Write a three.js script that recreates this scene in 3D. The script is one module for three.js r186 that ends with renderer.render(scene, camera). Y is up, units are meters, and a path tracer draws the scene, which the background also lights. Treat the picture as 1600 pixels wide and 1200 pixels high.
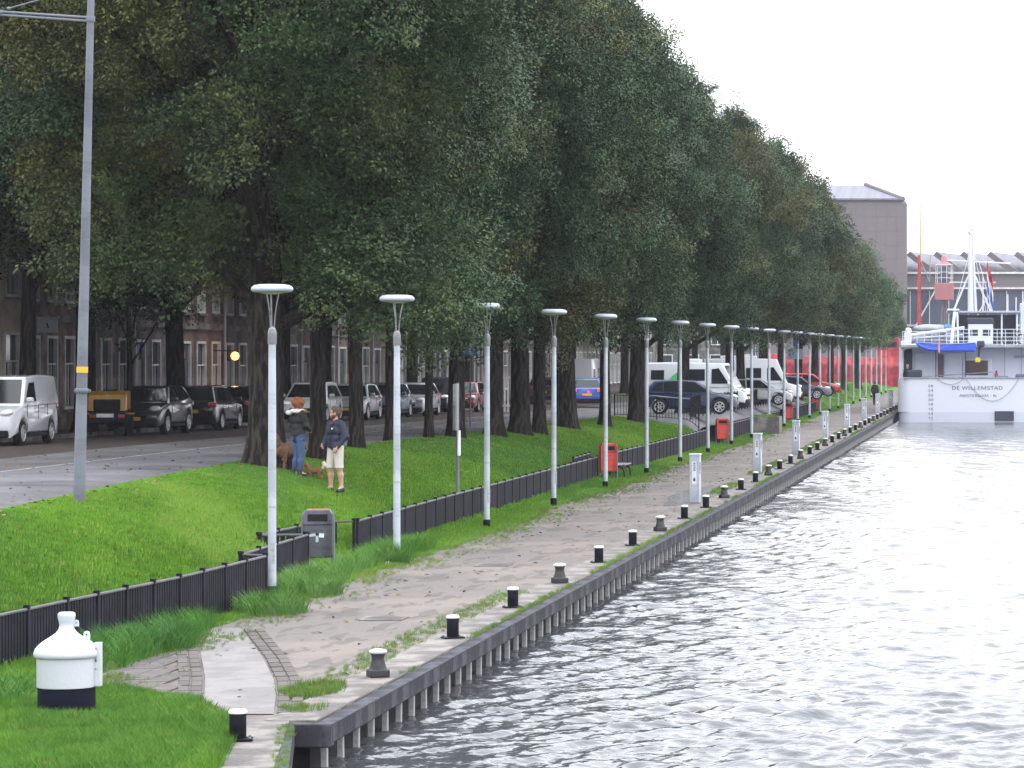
import * as THREE from 'three';
import { mergeGeometries, mergeVertices, toCreasedNormals } from 'three/addons/utils/BufferGeometryUtils.js';
import { RoundedBoxGeometry } from 'three/addons/geometries/RoundedBoxGeometry.js';
import { FontLoader } from 'three/addons/loaders/FontLoader.js';

// ---------------------------------------------------------------- camera, sky, sun, exposure
const scene = new THREE.Scene();
// a long lens looking down the canal; the lens is shifted so that the quay's vanishing point lies near the right edge
const camera = new THREE.PerspectiveCamera(2 * Math.atan(600 / 5400) * 180 / Math.PI, 4 / 3, 1, 4000);
camera.position.set(0, 4.1, 0);
camera.lookAt(0, 4.1, -100);
camera.setViewOffset(1600, 1200, -777, 52, 1600, 1200);
camera.updateProjectionMatrix();
scene.add(camera);

const renderer = new THREE.WebGLRenderer({ antialias: true });
renderer.setSize(1024, 768);
renderer.toneMapping = THREE.LinearToneMapping;
renderer.toneMappingExposure = .92;
renderer.shadowMap.enabled = true;

function mulberry(a) { return () => { a |= 0; a = a + 0x6D2B79F5 | 0; let t = Math.imul(a ^ a >>> 15, 1 | a); t = t + Math.imul(t ^ t >>> 7, 61 | t) ^ t; return ((t ^ t >>> 14) >>> 0) / 4294967296; }; }
const clamp = (x, a = 0, b = 1) => Math.min(b, Math.max(a, x));
const lerp = (a, b, t) => a + (b - a) * t;
const sstep = (a, b, x) => { const t = clamp((x - a) / (b - a)); return t * t * (3 - 2 * t); };
const table = (t) => (x) => { if (x <= t[0][0]) return t[0][1]; for (let i = 1; i < t.length; i++) if (x <= t[i][0]) return lerp(t[i - 1][1], t[i][1], (x - t[i - 1][0]) / (t[i][0] - t[i - 1][0])); return t[t.length - 1][1]; };
// lattice noise that repeats every (px, py) cells
function makeNoise(seed) {
  const r = mulberry(seed), g = new Float32Array(65536); for (let i = 0; i < 65536; i++) g[i] = r();
  const h = (x, y) => g[((x * 374761 + y * 668265) ^ (x << 7) ^ (y * 31)) & 65535];
  return (x, y, px = 4096, py = px) => {
    const xi = Math.floor(x), yi = Math.floor(y), fx = x - xi, fy = y - yi, u = fx * fx * (3 - 2 * fx), v = fy * fy * (3 - 2 * fy);
    const m = (a, p) => ((a % p) + p) % p, x0 = m(xi, px), x1 = m(xi + 1, px), y0 = m(yi, py), y1 = m(yi + 1, py);
    return lerp(lerp(h(x0, y0), h(x1, y0), u), lerp(h(x0, y1), h(x1, y1), u), v);
  };
}
const N = makeNoise(7);
const fbm = (x, y, o = 4, px = 4096, py = px) => { let s = 0, a = .5, n = 0; for (let i = 0; i < o; i++) { s += a * N(x, y, px, py); n += a; x *= 2; y *= 2; px *= 2; py *= 2; a *= .5; } return s / n; };

{ // soft overcast evening sky: pale lavender-white, gently brighter with height, faint cloud
  const w = 512, h = 256, data = new Float32Array(w * h * 4);
  for (let y = 0; y < h; y++) for (let x = 0; x < w; x++) {
    const e = ((y + .5) / h - .5) * 180, u = x / w;
    const c = fbm(u * 8, (e + 90) / 16, 4, 8, 64) - .5;
    const up = clamp(e / 90), L = e < 0 ? .45 : (2.0 + 2.5 * (1 - Math.exp(-e / 22))) * (1 + c * .16 * sstep(0, 14, e));
    const o = (y * w + x) * 4, b = sstep(0, 25, e);
    data[o] = L * lerp(1.0, .955, b); data[o + 1] = L * lerp(.985, .985, b); data[o + 2] = L * lerp(1.02, 1.07, b); data[o + 3] = 1;
  }
  const t = new THREE.DataTexture(data, w, h, THREE.RGBAFormat, THREE.FloatType);
  t.mapping = THREE.EquirectangularReflectionMapping; t.magFilter = THREE.LinearFilter; t.minFilter = THREE.LinearFilter; t.needsUpdate = true;
  scene.background = t; scene.environment = t;
}
const sun = new THREE.DirectionalLight(new THREE.Color().setRGB(1, .96, .9), .9);
sun.position.set(60, 85, 20); sun.target.position.set(-10, 0, -100);
sun.position.add(sun.target.position);
sun.castShadow = true; sun.shadow.radius = 45; sun.shadow.mapSize.set(2048, 2048);
Object.assign(sun.shadow.camera, { left: -150, right: 150, top: 150, bottom: -150, near: 1, far: 400 });
scene.add(sun, sun.target);
scene.fog = new THREE.FogExp2(new THREE.Color().setRGB(.86, .86, .95), .00013);

// ---------------------------------------------------------------- helpers
const R = Math.PI / 180;
const counts = new Map();
function numbered(name) { const n = counts.get(name) ?? 0; counts.set(name, n + 1); return n ? name + '_' + String(n).padStart(3, '0') : name; }
function tag(o, label, category, group, kind) { if (label) o.userData.label = label; if (category) o.userData.category = category; if (group) o.userData.group = group; if (kind) o.userData.kind = kind; return o; }
function thing(name, label, category, x, y, z, turn = 0, group) { const o = new THREE.Group(); o.name = numbered(name); o.position.set(x, y, z); o.rotation.y = turn; scene.add(o); return tag(o, label, category, group); }
function shade(o) { o.castShadow = o.receiveShadow = true; return o; }
function metreUV(g, k = 1) { // box projection, in metres
  const p = g.attributes.position, n = g.attributes.normal, uv = new Float32Array(p.count * 2);
  for (let i = 0; i < p.count; i++) {
    const ax = Math.abs(n.getX(i)), ay = Math.abs(n.getY(i)), az = Math.abs(n.getZ(i));
    const [u, v] = ax > ay && ax > az ? [p.getZ(i), p.getY(i)] : ay > az ? [p.getX(i), p.getZ(i)] : [p.getX(i), p.getY(i)];
    uv[2 * i] = u * k; uv[2 * i + 1] = v * k;
  }
  g.setAttribute('uv', new THREE.BufferAttribute(uv, 2)); return g;
}
function clean(g) { let q = g.index ? g.toNonIndexed() : g; if (!q.attributes.normal) q.computeVertexNormals(); for (const k of Object.keys(q.attributes)) if (!['position', 'normal', 'uv'].includes(k)) q.deleteAttribute(k); return metreUV(q); }
class MB { // gathers shapes, builds one mesh
  constructor() { this.g = []; }
  add(g, m) { if (m) g.applyMatrix4(m); this.g.push(clean(g)); return this; }
  box(x, y, z, sx, sy, sz, rx = 0, ry = 0, rz = 0) { return this.add(new THREE.BoxGeometry(sx, sy, sz), mat4(x, y, z, rx, ry, rz)); }
  rbox(x, y, z, sx, sy, sz, r = .02, seg = 2, rx = 0, ry = 0, rz = 0) { return this.add(new RoundedBoxGeometry(sx, sy, sz, seg, r), mat4(x, y, z, rx, ry, rz)); }
  bar(a, b, r, r2 = r, n = 8) { // round bar from a to b
    const A = new THREE.Vector3(...a), B = new THREE.Vector3(...b), d = B.clone().sub(A), l = d.length();
    const g = new THREE.CylinderGeometry(r2, r, l, n, 1), q = new THREE.Quaternion().setFromUnitVectors(new THREE.Vector3(0, 1, 0), d.normalize());
    return this.add(g, new THREE.Matrix4().compose(A.add(B).multiplyScalar(.5), q, new THREE.Vector3(1, 1, 1)));
  }
  lathe(pts, x = 0, y = 0, z = 0, n = 24) { return this.add(new THREE.LatheGeometry(pts.map((p) => new THREE.Vector2(...p)), n), mat4(x, y, z)); }
  tube(pts, r, n = 24, k = 6) { return this.add(new THREE.TubeGeometry(new THREE.CatmullRomCurve3(pts.map((p) => new THREE.Vector3(...p))), n, r, k)); }
  ball(x, y, z, rx, ry = rx, rz = rx, n = 14) { return this.add(new THREE.SphereGeometry(1, n, Math.ceil(n * .7)), new THREE.Matrix4().compose(new THREE.Vector3(x, y, z), new THREE.Quaternion(), new THREE.Vector3(rx, ry, rz))); }
  quad(a, b, c, d) { const g = new THREE.BufferGeometry(); g.setAttribute('position', new THREE.Float32BufferAttribute([...a, ...b, ...c, ...a, ...c, ...d], 3)); g.computeVertexNormals(); return this.add(g); }
  extrude(pts, depth, opt = {}, m) { return this.add(new THREE.ExtrudeGeometry(new THREE.Shape(pts.map((p) => new THREE.Vector2(...p))), { depth, bevelEnabled: false, curveSegments: 6, ...opt }), m); }
  geo() { return mergeGeometries(this.g); }
  build(name, material, parent) { const m = shade(new THREE.Mesh(this.geo(), material)); m.name = parent === scene ? numbered(name) : name; parent.add(m); return m; }
}
function mat4(x, y, z, rx = 0, ry = 0, rz = 0) { return new THREE.Matrix4().makeRotationFromEuler(new THREE.Euler(rx, ry, rz)).setPosition(x, y, z); }
const ORD = ['first', 'second', 'third', 'fourth', 'fifth', 'sixth', 'seventh', 'eighth', 'ninth', 'tenth', 'eleventh', 'twelfth', 'thirteenth', 'fourteenth', 'fifteenth', 'sixteenth', 'seventeenth', 'eighteenth', 'nineteenth', 'twentieth', 'twenty-first', 'twenty-second', 'twenty-third', 'twenty-fourth', 'twenty-fifth', 'twenty-sixth', 'twenty-seventh', 'twenty-eighth', 'twenty-ninth', 'thirtieth'];
for (let i = 1; i < 10; i++) ORD.push('thirty-' + ORD[i - 1]); ORD.push('fortieth'); for (let i = 1; i < 8; i++) ORD.push('forty-' + ORD[i - 1]);
function copyOf(o, label, x, y, z, turn) { const c = o.clone(); c.name = numbered(o.name.replace(/_\d{3}$/, '')); c.userData = { ...o.userData, label }; c.position.set(x, y, z); if (turn !== undefined) c.rotation.y = turn; scene.add(c); return c; }

// ---------------------------------------------------------------- textures and materials
function tex(size, fn, srgb = true, rep = 1) { // fn(u, v) -> [r, g, b] 0..1; repeats every `rep` metres
  const d = new Uint8Array(size * size * 4);
  for (let y = 0; y < size; y++) for (let x = 0; x < size; x++) { const c = fn(x / size, y / size), o = (y * size + x) * 4; d[o] = 255 * clamp(c[0]); d[o + 1] = 255 * clamp(c[1]); d[o + 2] = 255 * clamp(c[2]); d[o + 3] = 255; }
  const t = new THREE.DataTexture(d, size, size, THREE.RGBAFormat); t.wrapS = t.wrapT = THREE.RepeatWrapping; t.magFilter = THREE.LinearFilter; t.minFilter = THREE.LinearMipmapLinearFilter;
  if (srgb) t.colorSpace = THREE.SRGBColorSpace; t.repeat.set(1 / rep, 1 / rep); t.needsUpdate = true; return t;
}
const lin = (c) => c.map((v) => v <= .0031308 ? v * 12.92 : 1.055 * Math.pow(v, 1 / 2.4) - .055); // linear -> sRGB for colour maps
const grey = (v) => [v, v, v];
const mixc = (a, b, t) => [lerp(a[0], b[0], t), lerp(a[1], b[1], t), lerp(a[2], b[2], t)];
const T_grime = tex(512, (u, v) => grey(.72 + .28 * sstep(.3, .62, fbm(u * 6, v * 6, 5, 6)) - .12 * sstep(.62, .75, fbm(u * 40, v * 40, 2, 40))), true, 2.3);
const T_soft = tex(512, (u, v) => grey(.9 + .1 * sstep(.3, .6, fbm(u * 6, v * 6, 5, 6)) - .05 * sstep(.6, .75, fbm(u * 30, v * 30, 2, 30))), true, 2.3);
const T_rough = tex(256, (u, v) => grey(fbm(u * 24, v * 24, 4, 24)), false, .6);
const T_bark = tex(512, (u, v) => { const r = fbm(u * 26 + 2 * (fbm(u * 6, v * 6, 2, 6) - .5), v * 5, 4, 26, 5); return lin(mixc([.014, .012, .010], mixc([.075, .064, .05], [.06, .075, .032], sstep(.5, .72, fbm(u * 4, v * 4, 3, 4))), sstep(.35, .66, r))); }, true, 1.4);
const T_barkb = tex(512, (u, v) => grey(fbm(u * 26 + 2 * (fbm(u * 6, v * 6, 2, 6) - .5), v * 5, 4, 26, 5)), false, 1.4);
function mat(c, roughness = .6, o = {}) { o = { ...o }; const p = o.phys || o.clearcoat || o.transmission ? new THREE.MeshPhysicalMaterial() : new THREE.MeshStandardMaterial(); delete o.phys; p.color.setRGB(...c); p.roughness = roughness; p.metalness = o.metalness ?? 0; Object.assign(p, o); return p; }
const dull = { phys: true, specularIntensity: .3 };
const dirty = (c, r = .6, o = {}) => mat(c, r, { map: T_grime, bumpMap: T_rough, bumpScale: .002, ...o });
const M = {
  lampWhite: dirty([.37, .41, .455], .42, { map: T_soft }), lampGrey: dirty([.3, .31, .32], .5),
  black: dirty([.012, .013, .021], .7, dull), blackMatt: dirty([.02, .02, .022], .75, dull), capWhite: dirty([.6, .6, .6], .5, { map: T_soft }),
  buoyWhite: mat([.46, .48, .51], .4, { bumpMap: T_rough, bumpScale: .002 }), steel: dirty([.155, .17, .195], .55, { ...dull, map: T_soft }),
  concrete: dirty([.2, .185, .172], .9), concreteDark: dirty([.12, .112, .105], .9), rubber: mat([.018, .018, .019], .8, dull), dark: mat([.01, .01, .011], .6, dull),
  glass: mat([.012, .016, .018], .06, { phys: true, specularIntensity: 1 }), rim: mat([.5, .51, .53], .35, { metalness: .8 }),
  chrome: mat([.6, .6, .62], .2, { metalness: 1 }), lampGlass: mat([.75, .77, .8], .1, { clearcoat: 1 }), tail: mat([.35, .012, .012], .25, { clearcoat: 1 }),
  plate: mat([.72, .45, .03], .5), bark: mat([.62, .62, .62], .95, { map: T_bark, bumpMap: T_barkb, bumpScale: .03, ...dull }),
  white: dirty([.74, .75, .77], .45, { map: T_soft }), red: dirty([.5, .028, .014], .5),
};
// ---------------------------------------------------------------- ground
const roadY = table([[0, 1.72], [90, 1.62], [175, 1.1], [260, .9], [400, .6]]);
const lawnEdge = table([[30, -15.2], [54, -15.6], [66, -16.6], [80, -17.4], [1000, -17.5]]);
function groundY(X, d) {
  if (X > -12.7) return 0;
  const e = lawnEdge(d), wide = clamp((-12.7 - X) / (-12.7 - e)), lot = clamp((-12.9 - X) / 1.3), k = sstep(149, 153, d) * (1 - sstep(232, 240, d));
  const y = .97 * (1 - Math.pow(1 - wide, 1.75)), bump = wide > 0 && wide < 1 ? .09 * (fbm(X * .5 + 40, d * .22, 3) - .5) * Math.sin(Math.PI * wide) : 0;
  return roadY(d) * (X <= e ? 1 : lerp(y, lot * lot * (3 - 2 * lot), k)) + bump;
}
// a sheet between two curves of X over a range of depths; lift = millimetre layers
function sheet(name, xl, xr, d0, d1, nx, nd, lift, material, yf = groundY) {
  const pos = [], idx = [];
  for (let j = 0; j <= nd; j++) for (let i = 0; i <= nx; i++) { const d = lerp(d0, d1, j / nd), X = lerp(xl(d), xr(d), i / nx); pos.push(X, yf(X, d) + lift, -d); }
  for (let j = 0; j < nd; j++) for (let i = 0; i < nx; i++) { const a = j * (nx + 1) + i, b = a + 1, c = a + nx + 1, e = c + 1; idx.push(a, b, e, a, e, c); }
  const g = new THREE.BufferGeometry(); g.setAttribute('position', new THREE.Float32BufferAttribute(pos, 3)); g.setIndex(idx); g.computeVertexNormals();
  const uv = new Float32Array(pos.length / 3 * 2); for (let i = 0; i < pos.length / 3; i++) { uv[2 * i] = pos[3 * i]; uv[2 * i + 1] = pos[3 * i + 2]; }
  g.setAttribute('uv', new THREE.BufferAttribute(uv, 2));
  const m = shade(new THREE.Mesh(g, material)); m.name = numbered(name); m.userData.kind = 'structure'; scene.add(m); return m;
}
const K = (v) => () => v;
const T_grass = tex(1024, (u, v) => {
  const a = fbm(u * 10, v * 10, 4, 10), b = fbm(u * 90, v * 90, 3, 90), c = fbm(u * 4 + 3, v * 4, 3, 4);
  let col = mixc([.055, .135, .012], [.115, .245, .022], sstep(.25, .75, .45 * a + .55 * b)); col = mixc(col, [.12, .21, .027], .55 * sstep(.52, .75, c)); return lin(col);
}, true, 7);
const T_path = tex(1024, (u, v) => { // worn clinker: faint courses, sand, dark stains
  const a = fbm(u * 5, v * 5, 5, 5), b = fbm(u * 120, v * 60, 2, 120, 60), c = N(Math.floor(u * 64) + .5, Math.floor(v * 128) + .5, 64, 128), s = fbm(u * 14, v * 9, 4, 14, 9);
  let col = mixc([.13, .117, .106], [.235, .21, .19], .4 * b + .35 * c + .25 * a); col = mixc(col, [.25, .217, .183], .7 * sstep(.46, .66, a)); col = mixc(col, [.085, .075, .068], .55 * sstep(.56, .74, s)); if (fbm(u * 30, v * 7, 3, 30, 7) > .66) col = mixc(col, [.07, .065, .055], .5); return lin(col);
}, true, 8.5);
const T_asph = tex(512, (u, v) => { const a = fbm(u * 6, v * 6, 4, 6), b = fbm(u * 100, v * 100, 2, 100); return lin(grey(.085 + .06 * (a - .5) * 2 + .05 * (b - .5))); }, true, 9);
const T_lot = tex(512, (u, v) => { const a = fbm(u * 7, v * 7, 4, 7), b = fbm(u * 80, v * 80, 2, 80); return lin(mixc([.03, .024, .021], [.085, .068, .058], .5 * a + .5 * b)); }, true, 6);
M.lawn = mat([.74, .76, .74], .95, { ...dull, map: T_grass, bumpMap: T_rough, bumpScale: .03 });
M.path = mat([.66, .64, .63], .88, { map: T_path, bumpMap: T_rough, bumpScale: .006 });
M.road = mat([.98, .96, 1.03], .85, { map: T_asph, bumpMap: T_rough, bumpScale: .004 });
M.lot = mat([1, 1, 1], .9, { ...dull, map: T_lot, bumpMap: T_rough, bumpScale: .006 });
M.cycle = mat([.98, .93, .93], .85, { map: T_asph, bumpMap: T_rough, bumpScale: .004 });
M.paint = dirty([.5, .5, .5], .7);
M.soil = mat([.07, .055, .04], .95, { map: T_grime, bumpMap: T_rough, bumpScale: .02 });
M.joint = mat([.055, .06, .035], .95);
M.paver = [[.155, .13, .115], [.18, .152, .135], [.13, .113, .104], [.165, .142, .13]].map((c) => dirty(c, .9));

sheet('ground', K(-30), K(-8.3), 5, 388, 2, 4, -.3, M.soil, K(0));
sheet('ground', K(-900), K(-30), 5, 388, 4, 40, -.1, M.soil, (X, d) => roadY(d));
sheet('ground', K(-900), K(900), 470, 3000, 8, 8, .2, M.soil, K(0));
sheet('ground', K(-900), K(-70), 388, 470, 6, 4, -.1, M.soil, (X, d) => roadY(d));
const verge = (d) => -11.75 + .75 * (fbm(d * .35, 3, 3) - .5) + .25 * sstep(60, 40, d);
sheet('path', K(-12.8), K(-8.25), 28, 385, 3, 60, 0, M.path, K(0));
sheet('lawn', (d) => lawnEdge(d), K(-12.72), 28, 150.5, 26, 150, .004, M.lawn);
sheet('lawn', K(-60), K(-12.72), 236, 385, 16, 40, .004, M.lawn);
sheet('verge', K(-12.78), verge, 28, 385, 4, 700, .006, M.lawn, (X, d) => .05 * sstep(verge(d), -12.6, X));
sheet('road', K(-20.45), (d) => lawnEdge(d) + .02, 28, 385, 4, 60, .001, M.road);
sheet('cycle_lane', K(-23), K(-20.45), 28, 385, 2, 60, .001, M.cycle);
sheet('lane_marking', K(-20.5), K(-20.4), 28, 385, 1, 60, .006, M.paint);
sheet('parking_strip', K(-27.6), K(-23), 28, 385, 3, 60, .001, M.lot);
sheet('pavement', K(-30.2), K(-27.6), 28, 385, 2, 60, .1, M.lot);
sheet('car_park', K(-17.48), K(-13.6), 150.2, 236.5, 4, 30, .006, M.road);
{ // stone kerb between cycle lane and parking, and along the lawn
  const k = (name, xf, d0, d1, n, w, h) => { const b = new MB(); for (let i = 0; i < n; i++) { const a = lerp(d0, d1, i / n), c = lerp(d0, d1, (i + 1) / n), m = (a + c) / 2, X = xf(m); b.box(X, roadY(m) + h / 2 - .05, -m, w, h + .1, c - a - .02, Math.atan2(roadY(c) - roadY(a), c - a)); } const o = b.build(name, M.concreteDark, scene); o.userData.kind = 'structure'; };
  k('kerb', K(-27.55), 40, 300, 130, .16, .12);
}
{ // foreground mound, concrete ramp, kerb stones and the pavers beside it
  const rng = mulberry(5);
  const bx = table([[28, -7.4], [34, -7.85], [36.7, -8.3], [38, -8.6], [40.3, -9.6], [41.1, -10.5], [41.3, -11.1]]);
  const mound = (X, d) => .01 + .05 * sstep(0, 1.2, bx(d) - X) + .08 * (fbm(X, d, 3) - .5) * sstep(0, .6, bx(d) - X);
  sheet('grass_mound', (d) => -11.3 - .9 * sstep(38, 30, d), bx, 28, 41.2, 26, 50, .004, M.lawn, mound);
  globalThis.moundY = (X, d) => mound(X, d); globalThis.moundX = bx;
  const lx = table([[38.8, -9.2], [41, -9.55], [43.2, -10.05], [47.4, -11.1], [51, -11.75]]), rx = table([[38.8, -8.26], [41, -8.7], [43, -9.15], [46, -9.93], [51, -11.35]]);
  sheet('concrete_ramp', lx, rx, 38.9, 51, 3, 20, .012, M.ramp = dirty([.185, .172, .165], .92, { map: T_soft }), K(0));
  const pv = new THREE.Group(); pv.name = 'brick_pavement'; pv.userData.kind = 'structure'; scene.add(pv);
  const base = new MB().box(-10.9, -.055, -42.6, 2.3, .1, 8.2).build('bed', M.joint, pv);
  const geo = clean(new RoundedBoxGeometry(.285, .06, .58, 1, .008));
  for (let i = 0; i < 10; i++) for (let j = 0; j < 15; j++) {
    const d = 38.4 + j * .6 + (i % 2) * .3, X = -12 + i * .295; if (X > lx(d) - .34) continue;
    const m = shade(new THREE.Mesh(geo, M.paver[Math.floor(rng() * 4)])); m.name = 'paver'; m.position.set(X, -.012 + rng() * .007, -d); m.rotation.set((rng() - .5) * .012, 0, (rng() - .5) * .012); pv.add(m);
  }
  const kg = clean(new RoundedBoxGeometry(.13, .1, .52, 1, .012));
  const kerb = new THREE.Group(); kerb.name = 'ramp_kerb'; kerb.userData.kind = 'structure'; scene.add(kerb);
  for (const [f, off] of [[lx, -.1], [rx, .1], [rx, .26], [lx, -.26]]) for (let d = 39.3; d < 50.6; d += .62) {
    const m = shade(new THREE.Mesh(kg, M.paver[Math.floor(rng() * 4)])); m.name = 'kerb_stone'; m.position.set(f(d) + off, -.03 + rng() * .008, -d); m.rotation.y = Math.atan2(f(d + .3) - f(d - .3), -.6) + Math.PI; kerb.add(m);
  }
}
// ---------------------------------------------------------------- quay
M.timber = mat([.066, .068, .078], .85, { ...dull, map: T_grime, bumpMap: T_barkb, bumpScale: .008 });
M.pile = dirty([.4, .4, .4], .9, { map: T_soft }); M.sheetpile = dirty([.022, .021, .022], .8, dull); M.stone = [[.185, .165, .15], [.205, .185, .168], [.17, .155, .143]].map((c) => dirty(c, .9));
{
  const q = new THREE.Group(); q.name = 'quay_wall'; q.userData.kind = 'structure'; scene.add(q);
  const rng = mulberry(11), D0 = 38, D1 = 388;
  new MB().box(-7.78, -1.6, -(D0 + D1) / 2, .12, 3, D1 - D0 - .3).box(-7.9, -1.6, -38.2, .3, 3, .12).build('sheet_piling', M.sheetpile, q);
  // concrete coping slabs, 5.83 m long
  for (let i = 0; i < 60; i++) { const a = D0 + .25 + i * 5.83; new MB().rbox(-7.965, -.14, -(a + 2.915), .57, .3 + .012 * rng(), 5.8, .02, 1).build('coping_slab', M.stone[i % 3], q); }
  // timber waling beam in lengths, with piles below
  for (let i = 0; i < 44; i++) { const a = D0 + i * 8, l = 7.985; new MB().rbox(-7.54 + .006 * (rng() - .5), -.11 + .01 * (rng() - .5), -(a + 4), .2, .22, l, .018, 1).build('waling_beam', M.timber, q); }
  new MB().rbox(-7.84, -.13, -38.03, .79, .26, .2, .02, 1).build('end_beam', M.timber, q);
  const pg = clean(new RoundedBoxGeometry(.08, .75, .075, 1, .015)), rest = [];
  for (let i = 0; i < 372; i++) { const d = D0 + .35 + i * .93; if (i < 150) { const m = shade(new THREE.Mesh(pg, M.pile)); m.name = 'pile'; m.position.set(-7.6, -.6 + .05 * rng(), -d); m.rotation.z = .03 * (rng() - .5); q.add(m); } else rest.push(pg.clone().translate(-7.6, -.6, -d)); }
  const r = shade(new THREE.Mesh(mergeGeometries(rest), M.pile)); r.name = 'piles'; r.userData.kind = 'stuff'; q.add(r);
  // oblique wing wall towards the viewer
  const w = new THREE.Group(); w.name = 'wing_wall'; w.userData.kind = 'structure'; scene.add(w);
  const a = Math.atan2(1.55, 8);
  new MB().rbox(-7.15, -.12, -33.9, .17, .26, 8.2, .02, 1, 0, a).build('cap_beam', M.timber, w);
  new MB().box(-7.17, -1.3, -33.9, .1, 2.2, 8.2, 0, a).build('sheet_piling', M.sheetpile, w);
  new MB().extrude([[-8.3, -28], [-6.2, -28], [-7.95, -38.15], [-8.3, -38.15]], .16, {}, new THREE.Matrix4().makeRotationX(Math.PI / 2)).build('concrete_apron', M.stone[0], w).position.y = .012;
}
// ---------------------------------------------------------------- water
{
  const waves = [], r = mulberry(21);
  for (let i = 0; i < 30; i++) { const L = .17 * Math.pow(1.068, i) * (1 + .25 * r()), a = (r() - .5) * 2.6 + 1.25; waves.push([Math.cos(a) * 2 * Math.PI / L, Math.sin(a) * 2 * Math.PI / L, r() * 6.28, .0063 * Math.pow(L, .82), L]); }
  const hgt = (x, z) => { const wx = x + .9 * (N(x * .5 + 90, z * .5) - .5), wz = z + .9 * (N(x * .5, z * .5 + 50) - .5), d = -z; let s = 0; for (const [kx, kz, p, A, L] of waves) { const w = sstep(.0032 * d, .0075 * d, L); if (!w) continue; const c = Math.sin(kx * wx + kz * wz + p); s += w * A * (c + .35 * c * c); } return s * (.5 + fbm(x * .16 + 7, z * .07, 3)); };
  const rows = 1700, cols = 190, pos = [], idx = [];
  for (let j = 0; j <= rows; j++) { const t = j / rows, d = 29 * Math.pow(232 / 29, t), x1 = .6 + .01 * d; for (let i = 0; i <= cols; i++) { const X = lerp(-7.74, x1 + .4, i / cols); pos.push(X, -.55 + hgt(X, -d), -d); } }
  for (let j = 0; j < rows; j++) for (let i = 0; i < cols; i++) { const a = j * (cols + 1) + i, c = a + cols + 1; idx.push(a, a + 1, c + 1, a, c + 1, c); }
  const g = new THREE.BufferGeometry(); g.setAttribute('position', new THREE.Float32BufferAttribute(pos, 3)); g.setIndex(idx); g.computeVertexNormals();
  const uv = new Float32Array(pos.length / 3 * 2); for (let i = 0; i < uv.length / 2; i++) { uv[2 * i] = pos[3 * i]; uv[2 * i + 1] = pos[3 * i + 2]; } g.setAttribute('uv', new THREE.BufferAttribute(uv, 2));
  const T_rip = tex(1024, (u, v) => grey(.6 * fbm(u * 16, v * 26, 4, 16, 26) + .4 * fbm(u * 60, v * 90, 2, 60, 90)), false, 6);
  M.water = mat([.055, .058, .062], .1, { phys: true, ior: 1.33, bumpMap: T_rip, bumpScale: .02 });
  const m = shade(new THREE.Mesh(g, M.water)); m.name = 'water'; m.userData.kind = 'structure'; scene.add(m);
  const fl = (x0, x1, d0, d1, nx, nd) => { const o = sheet('water', K(x0), K(x1), d0, d1, nx, nd, 0, M.water, K(-.55)); };
  fl(-7.74, 700, 231.9, 470, 8, 8); fl(-70, -7.74, 388.1, 470, 4, 4);
  sheet('water', (d) => .98 + .01 * d, K(700), 5, 231.9, 30, 60, 0, M.water, K(-.55));
  sheet('water', K(-7.74), (d) => .98 + .01 * d, 5, 29.05, 2, 4, 0, M.water, K(-.55));
}
// ---------------------------------------------------------------- lamp posts along the path
{
  const proto = new THREE.Group();
  const P = (b, n, m) => b.build(n, m, proto);
  P(new MB().lathe([[.0, 0], [.085, 0], [.086, .17], [.075, .21]], 0, 0, 0, 14), 'base_sleeve', M.black);
  P(new MB().lathe([[.07, .15], [.066, 3], [.06, 4.28], [0, 4.28]], 0, 0, 0, 14), 'post', M.lampWhite);
  P(new MB().lathe([[.058, 4.2], [.075, 4.22], [.075, 4.4], [.06, 4.46], [.03, 4.5], [0, 4.5]], 0, 0, 0, 14), 'collar', M.lampGrey);
  P(new MB().rbox(0, .75, .066, .075, .34, .012, .004, 1), 'access_door', M.lampGrey); P(new MB().lathe([[.0712, 1.5], [.073, 1.505], [.073, 1.53], [.0705, 1.535]], 0, 0, 0, 14), 'clamp_ring', M.lampGrey);
  for (let k = 0; k < 3; k++) { const a = k * 2.094 + .35, c = Math.cos(a), s = Math.sin(a); P(new MB().tube([[.035 * c, 4.42, .035 * s], [.045 * c, 4.62, .045 * s], [.075 * c, 4.85, .075 * s], [.12 * c, 5.06, .12 * s]], .012, 10, 6), 'arm', M.lampGrey); }
  const cap = P(new MB().lathe([[0, 5.05], [.2, 5.055], [.31, 5.07], [.345, 5.105], [.335, 5.15], [.29, 5.185], [.2, 5.2], [0, 5.205]], 0, 0, 0, 32), 'lamp_hood', M.lampWhite);
  new MB().lathe([[0, 5.03], [.1, 5.032], [.17, 5.05], [.19, 5.056], [0, 5.056]], 0, 0, 0, 20).build('diffuser', M.lampGlass, cap);
  const rng = mulberry(3);
  for (let i = 0; i < 25; i++) {
    const d = i ? 68 + (i - 1) * 11.7 : 57.2, o = i ? proto.clone() : proto; o.name = numbered('street_lamp'); scene.add(o);
    o.position.set(i ? -12.05 : -12.2, 0, -d); o.rotation.set((rng() - .5) * .008, rng() * 6, (rng() - .5) * .01);
    tag(o, i == 0 ? 'tallest white path lamp with mushroom hood, beside the dark litter bin' : i == 24 ? 'farthest white path lamp with mushroom hood, near the ship' : `${ORD[i]} white path lamp with mushroom hood, counted from the nearest one`, 'street lamp', 'white lamps along the quay path');
  }
}
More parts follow.
